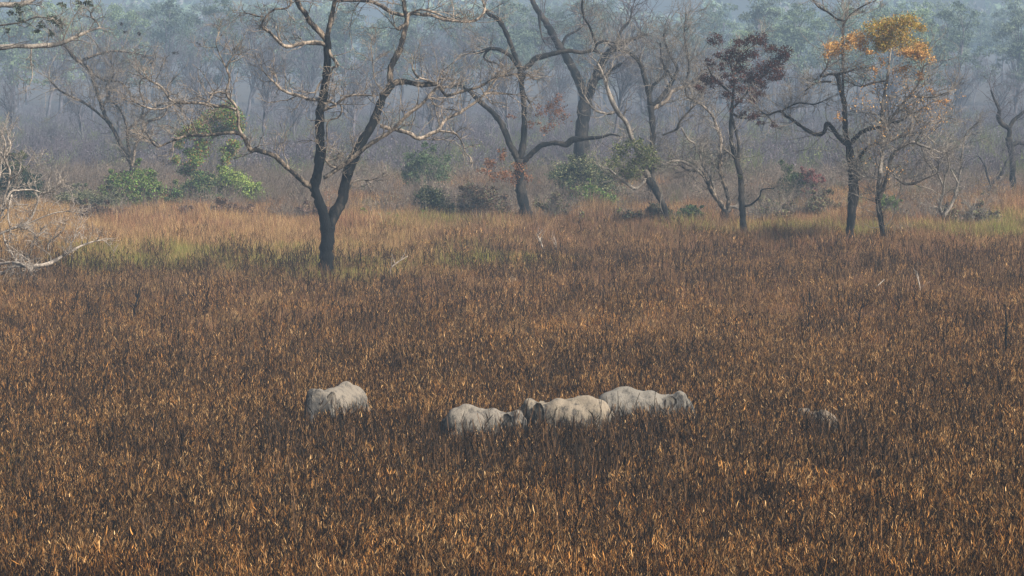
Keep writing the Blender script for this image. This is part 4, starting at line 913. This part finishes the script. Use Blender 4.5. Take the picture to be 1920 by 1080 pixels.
def elephant(label, u, v, D, face, height, seed, head=(0, 0), dust=(.185, .165, .137), skin=(.045, .044, .043), length=1.0, stride=.12):
    """local axes: +x forward. face = heading angle"""
    rng = np.random.default_rng(seed)
    base = P(u, v, D)
    root = empty("elephant", (base[0], D, 0)); root.rotation_euler = (0, 0, face)
    k = height / 2.12; root.scale = (k * length, k, k)
    hd, hs = head                                   # head drop, head turn to side
    hc = np.array([1.52, hs, 1.60 - hd])
    parts = [ico((0, 0, 1.33), (1.02, .60, .60)), ico((-.62, 0, 1.40), (.62, .53, .62)), ico((.60, 0, 1.38), (.58, .50, .62)),
             ico((-.15, 0, 1.68), (.95, .26, .34)), ico((-.30, 0, 1.78), (.50, .24, .36)), ico((-.55, 0, 1.60), (.5, .3, .42)), ico((.1, 0, 1.12), (.8, .52, .50)),
             ico(hc, (.38, .33, .42)), ico(hc + [.06, .12, .26], (.21, .17, .21)), ico(hc + [.06, -.12, .26], (.21, .17, .21)),
             ico(hc + [.12, 0, -.28], (.26, .19, .2)), ico(hc + [.28, 0, -.05], (.2, .24, .28)),
             limb_mesh([(.6, 0, 1.45), (1.0, hs * .4, 1.52 - hd * .4), tuple(hc - [.1, 0, .02])], [.50, .42, .36]),
             limb_mesh([tuple(hc + [.22, 0, .05]), tuple(hc + [.42, 0, -.25]), tuple(hc + [.50, .03, -.65]), tuple(hc + [.48, .05, -1.0]), tuple(hc + [.42, .06, -1.25]), (hc[0] + .5, hc[1] + .06, max(.08, hc[2] - 1.42))],
                       [.24, .19, .14, .105, .08, .06])]
    for sx_, st in ((1, stride), (-1, -stride)):
        parts.append(limb_mesh([(.68, .32 * sx_, 1.25), (.70 + st * .5, .31 * sx_, .75), (.70 + st, .30 * sx_, .40), (.70 + st, .30 * sx_, .12), (.72 + st, .30 * sx_, .0)], [.28, .20, .16, .165, .19]))
        parts.append(limb_mesh([(-.72, .32 * sx_, 1.25), (-.66 - st * .5, .31 * sx_, .80), (-.80 - st, .30 * sx_, .42), (-.80 - st, .30 * sx_, .12), (-.78 - st, .30 * sx_, .0)], [.34, .23, .16, .16, .18]))
    V, Fs = merge(parts); me = mesh("elephant_body", V, Fs)
    o = bpy.data.objects.new("body", me); S.collection.objects.link(o)
    rm = o.modifiers.new("r", 'REMESH'); rm.mode = 'VOXEL'; rm.voxel_size = .045; rm.use_smooth_shade = True
    sm = o.modifiers.new("s", 'SMOOTH'); sm.factor = .6; sm.iterations = 9
    dg = bpy.context.evaluated_depsgraph_get(); ev = bpy.data.meshes.new_from_object(o.evaluated_get(dg))
    o.modifiers.clear(); o.data = ev; ev.name = "elephant_body"
    # sag and bony relief: spine ridge, hip bones, hollows
    n = len(ev.vertices); co = np.zeros(n * 3, dtype=np.float32); ev.vertices.foreach_get("co", co); co = co.reshape(-1, 3)
    nn = np.zeros(n * 3, dtype=np.float32); ev.vertices.foreach_get("normal", nn); nn = nn.reshape(-1, 3)
    dsp = .025 * np.sin(co[:, 0] * 4.3 + seed) * np.cos(co[:, 2] * 3.1 + seed) + .008 * np.sin(co[:, 0] * 11 + co[:, 2] * 5 + seed)
    co += nn * dsp[:, None]; ev.vertices.foreach_set("co", co.ravel()); ev.update()
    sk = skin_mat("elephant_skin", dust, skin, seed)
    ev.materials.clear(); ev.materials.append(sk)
    ev.polygons.foreach_set("use_smooth", np.ones(len(ev.polygons), dtype=bool)); o.parent = root
    # ears
    out2 = [(0, .08), (.16, .20), (.32, .18), (.42, .06), (.45, -.14), (.40, -.36), (.34, -.58), (.22, -.66), (.14, -.52), (.05, -.28), (-.02, -.08)]
    for s_ in (1, -1):
        O = hc + [-.10, .31 * s_, .16]; ctr = np.array([.24, -.14]); vs = []
        for th in (0, .022):
            for ringf in (0, .5, 1.0):
                for (xx, zz) in ([tuple(ctr)] if ringf == 0 else out2):
                    q = ctr + (np.array([xx, zz]) - ctr) * (ringf if ringf else 1)
                    bulge = .05 * math.sin(q[0] * 9) + .03 * math.cos(q[1] * 8)
                    back, outw = q[0] * .88, q[0] * .22 + .6 * bulge + th
                    vs.append(O + [-back, s_ * outw, q[1]])
        m_ = len(out2); per = 1 + 2 * m_; fs = []
        for t_ in (0, 1):
            o0 = t_ * per
            for i in range(m_):
                j = (i + 1) % m_
                fs.append([o0, o0 + 1 + i, o0 + 1 + j, o0 + 1 + j]); fs.append([o0 + 1 + i, o0 + 1 + m_ + i, o0 + 1 + m_ + j, o0 + 1 + j])
        tri = np.array([q[:3] for q in fs if q[2] == q[3]]); quad = [q for q in fs if q[2] != q[3]]
        for i in range(m_):
            j = (i + 1) % m_; quad.append([1 + m_ + i, per + 1 + m_ + i, per + 1 + m_ + j, 1 + m_ + j])
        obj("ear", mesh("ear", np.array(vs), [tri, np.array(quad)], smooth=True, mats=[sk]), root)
        V, Fs = ico(hc + [.27, .265 * s_, .02], (.035, .03, .035), 10)
        obj("eye", mesh("eye", V, Fs, smooth=True, mats=[M_charred]), root)
    V, Fs = merge([limb_mesh([(-1.18, 0, 1.62), (-1.30, .02, 1.45), (-1.33, .04, 1.1), (-1.30, .05, .75)], [.06, .045, .03, .02], 8), ico((-1.30, .05, .66), (.03, .04, .12), 8)])
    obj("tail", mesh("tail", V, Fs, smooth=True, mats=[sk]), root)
    for ch in root.children: ch["label"] = None if False else ch.get("label", "") or ch.name
    for ch in root.children:
        del ch["label"]
    tag(root, label, "elephant", "elephants in the burnt reeds")
    return root
pi = math.pi
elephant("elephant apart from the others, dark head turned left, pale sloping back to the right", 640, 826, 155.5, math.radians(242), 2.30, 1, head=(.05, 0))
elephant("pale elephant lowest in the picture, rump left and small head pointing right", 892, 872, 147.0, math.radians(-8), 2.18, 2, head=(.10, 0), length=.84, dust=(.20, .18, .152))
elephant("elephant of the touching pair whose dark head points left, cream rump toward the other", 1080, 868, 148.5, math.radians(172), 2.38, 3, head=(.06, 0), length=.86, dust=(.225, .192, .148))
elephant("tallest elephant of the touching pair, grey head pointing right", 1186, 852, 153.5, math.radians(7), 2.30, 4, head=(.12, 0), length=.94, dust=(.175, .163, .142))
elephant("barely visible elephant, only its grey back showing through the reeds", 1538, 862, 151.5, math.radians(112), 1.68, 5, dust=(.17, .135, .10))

# ------------------------------------------------------------------ small things in the grass
def stick(name, label, cat, pts, D, mat, twig=4, seed=0):
    rng = np.random.default_rng(seed); base = P(pts[0][0], pts[0][1], D)
    O = np.array([base[0], base[1], 0.]); root_o = None
    s = sc(D); pp = np.array([P(q[0], q[1], D + i * .15) - O for i, q in enumerate(pts)]); w_ = np.array([q[2] for q in pts]) / 2 / s
    low = pp[0].copy(); low[2] = -.1; pp = np.vstack([low, pp]); w_ = np.concatenate([[w_[0] * 1.1], w_])
    L = smooth_line(np.hstack([pp, w_[:, None]]), 4)
    parts = [tubes(L[None, :, :3], L[None, :, 3], 6, rng, .06)]
    if twig:
        pos, di, pr = sprout(L[None, :, :3], L[None, :, 3], twig, .4, .8, rng)
        a_, b_ = grow(pos, di, rng.uniform(.3, .9, twig), pr * .6, np.full(twig, .006), 6, .2, .1, rng); parts.append(tubes(a_, b_, 4))
    V, Fs = merge(parts)
    o = obj(name, mesh(name, V, Fs, smooth=True, mats=[mat]), None, tuple(O)); tag(o, label, cat); return o
stick("dead_branch", "thin bleached branch lying aslant in the reeds below the straight dark tree", "branch", [(1590, 560, 3), (1607, 557, 3), (1625, 550, 3), (1645, 536, 2.5), (1658, 524, 1.5)], 246, M_dead, 5, 1)
stick("dead_branch", "curly bleached branch right of the slanting one in the reeds", "branch", [(1700, 552, 2), (1718, 552, 3), (1725, 545, 3), (1722, 525, 2.5), (1719, 508, 1.5)], 248, M_dead, 5, 2)
stick("fallen_stick", "long pale stick lying nearly flat in the grass right of the two-limbed tree", "stick", [(1120, 486, 2), (1150, 490, 3), (1190, 496, 3), (1220, 502, 2)], 288, M_dead, 3, 3)
stick("bleached_snag", "bleached broken snag in the brown grass below the two-limbed tree", "snag", [(1022, 480, 3.5), (1016, 460, 3), (1010, 446, 2), (1006, 438, 1.3)], 300, M_dead, 8, 4)
stick("bleached_snag", "smaller bleached snag right of the other below the two-limbed tree", "snag", [(1046, 480, 2.2), (1043, 460, 2), (1040, 448, 1.2)], 300, M_dead, 8, 5)
stick("dead_branch", "thin bent white twig in the grass right of the big forked tree", "branch", [(733, 522, 3), (732, 505, 3), (745, 492, 2.5), (765, 480, 1.5)], 268, M_dead, 3, 6)
stick("charred_sapling", "tall thin charred sapling standing in the reeds at the right edge", "sapling", [(1888, 760, 4), (1889, 700, 4), (1886, 640, 3.5), (1887, 600, 3), (1883, 570, 1.5)], 186, M_charred, 10, 7)
stick("charred_sapling", "crooked charred sapling left of the one at the right edge", "sapling", [(1602, 660, 4), (1603, 630, 4), (1610, 600, 3.5), (1614, 580, 2), (1618, 565, 1.3)], 208, M_charred, 10, 8)
stick("charred_sapling", "leafless charred sapling directly above the barely visible elephant", "sapling", [(1515, 700, 3), (1520, 650, 3), (1516, 600, 2.5), (1519, 575, 2), (1516, 550, 1.3)], 200, M_charred, 12, 9)
stick("charred_sapling", "short crooked black sapling in the reeds below the round green bush", "sapling", [(250, 600, 4), (255, 570, 4), (262, 540, 2)], 222, M_charred, 6, 10)
def sprig(label, u, v, D, r, cols, seed, n=60, size=.09):
    rng = np.random.default_rng(seed); c_ = P(u, v, D); root = empty("green_sprout", (c_[0], c_[1], 0)); tag(root, label, "plant")
    V, Fs, C = leaves([np.array([0, 0, c_[2]])], [r], [n], size, rng, cols=cols, squash=1.2)
    tag(obj("foliage", mesh("foliage", V, Fs, C, mats=[M_leaf]), root), kind="stuff")
    a_, b_ = grow(np.array([[0, 0, -.1]]), np.array([[0, 0, 1.]]), np.array([c_[2] + .1]), np.array([.012]), np.array([.006]), 5, .04, .2, rng)
    V, Fs = tubes(a_, b_, 4); obj("stem", mesh("stem", V, Fs, mats=[M_grey]), root)
LM = [(.42, .46, .08), (.34, .40, .07)]
sprig("tiny lime sprout poking out of the rusty reeds near the bottom, left of the middle", 346, 972, 124, .09, LM, 1)
sprig("tiny yellow-green sprout in the dull grass near the right edge", 1750, 513, 262, .14, LM, 2)
sprig("yellow-green leaf tip at the very left edge above the bottom corner", 3, 876, 139, .18, LM, 3, 90)
sprig("small green sprout low in the reeds at the lower left", 164, 990, 122, .10, [(.2, .24, .06)], 4)
sprig("green sprout among rusty reeds at the lower right", 1655, 1020, 120.5, .12, [(.22, .25, .06)], 5)
sprig("green sprout in the paler reeds near the lower right corner", 1842, 985, 124, .2, [(.22, .25, .06)], 6, 120)
sprig("tuft of pale cream dry leaves in the reeds below the two-limbed tree", 935, 535, 255, .5, [(.5, .38, .25), (.42, .3, .19)], 7, 60, .16)
sprig("small round pale dry leaf head right of the cream tuft", 962, 523, 258, .2, [(.55, .44, .32)], 8, 30, .16)
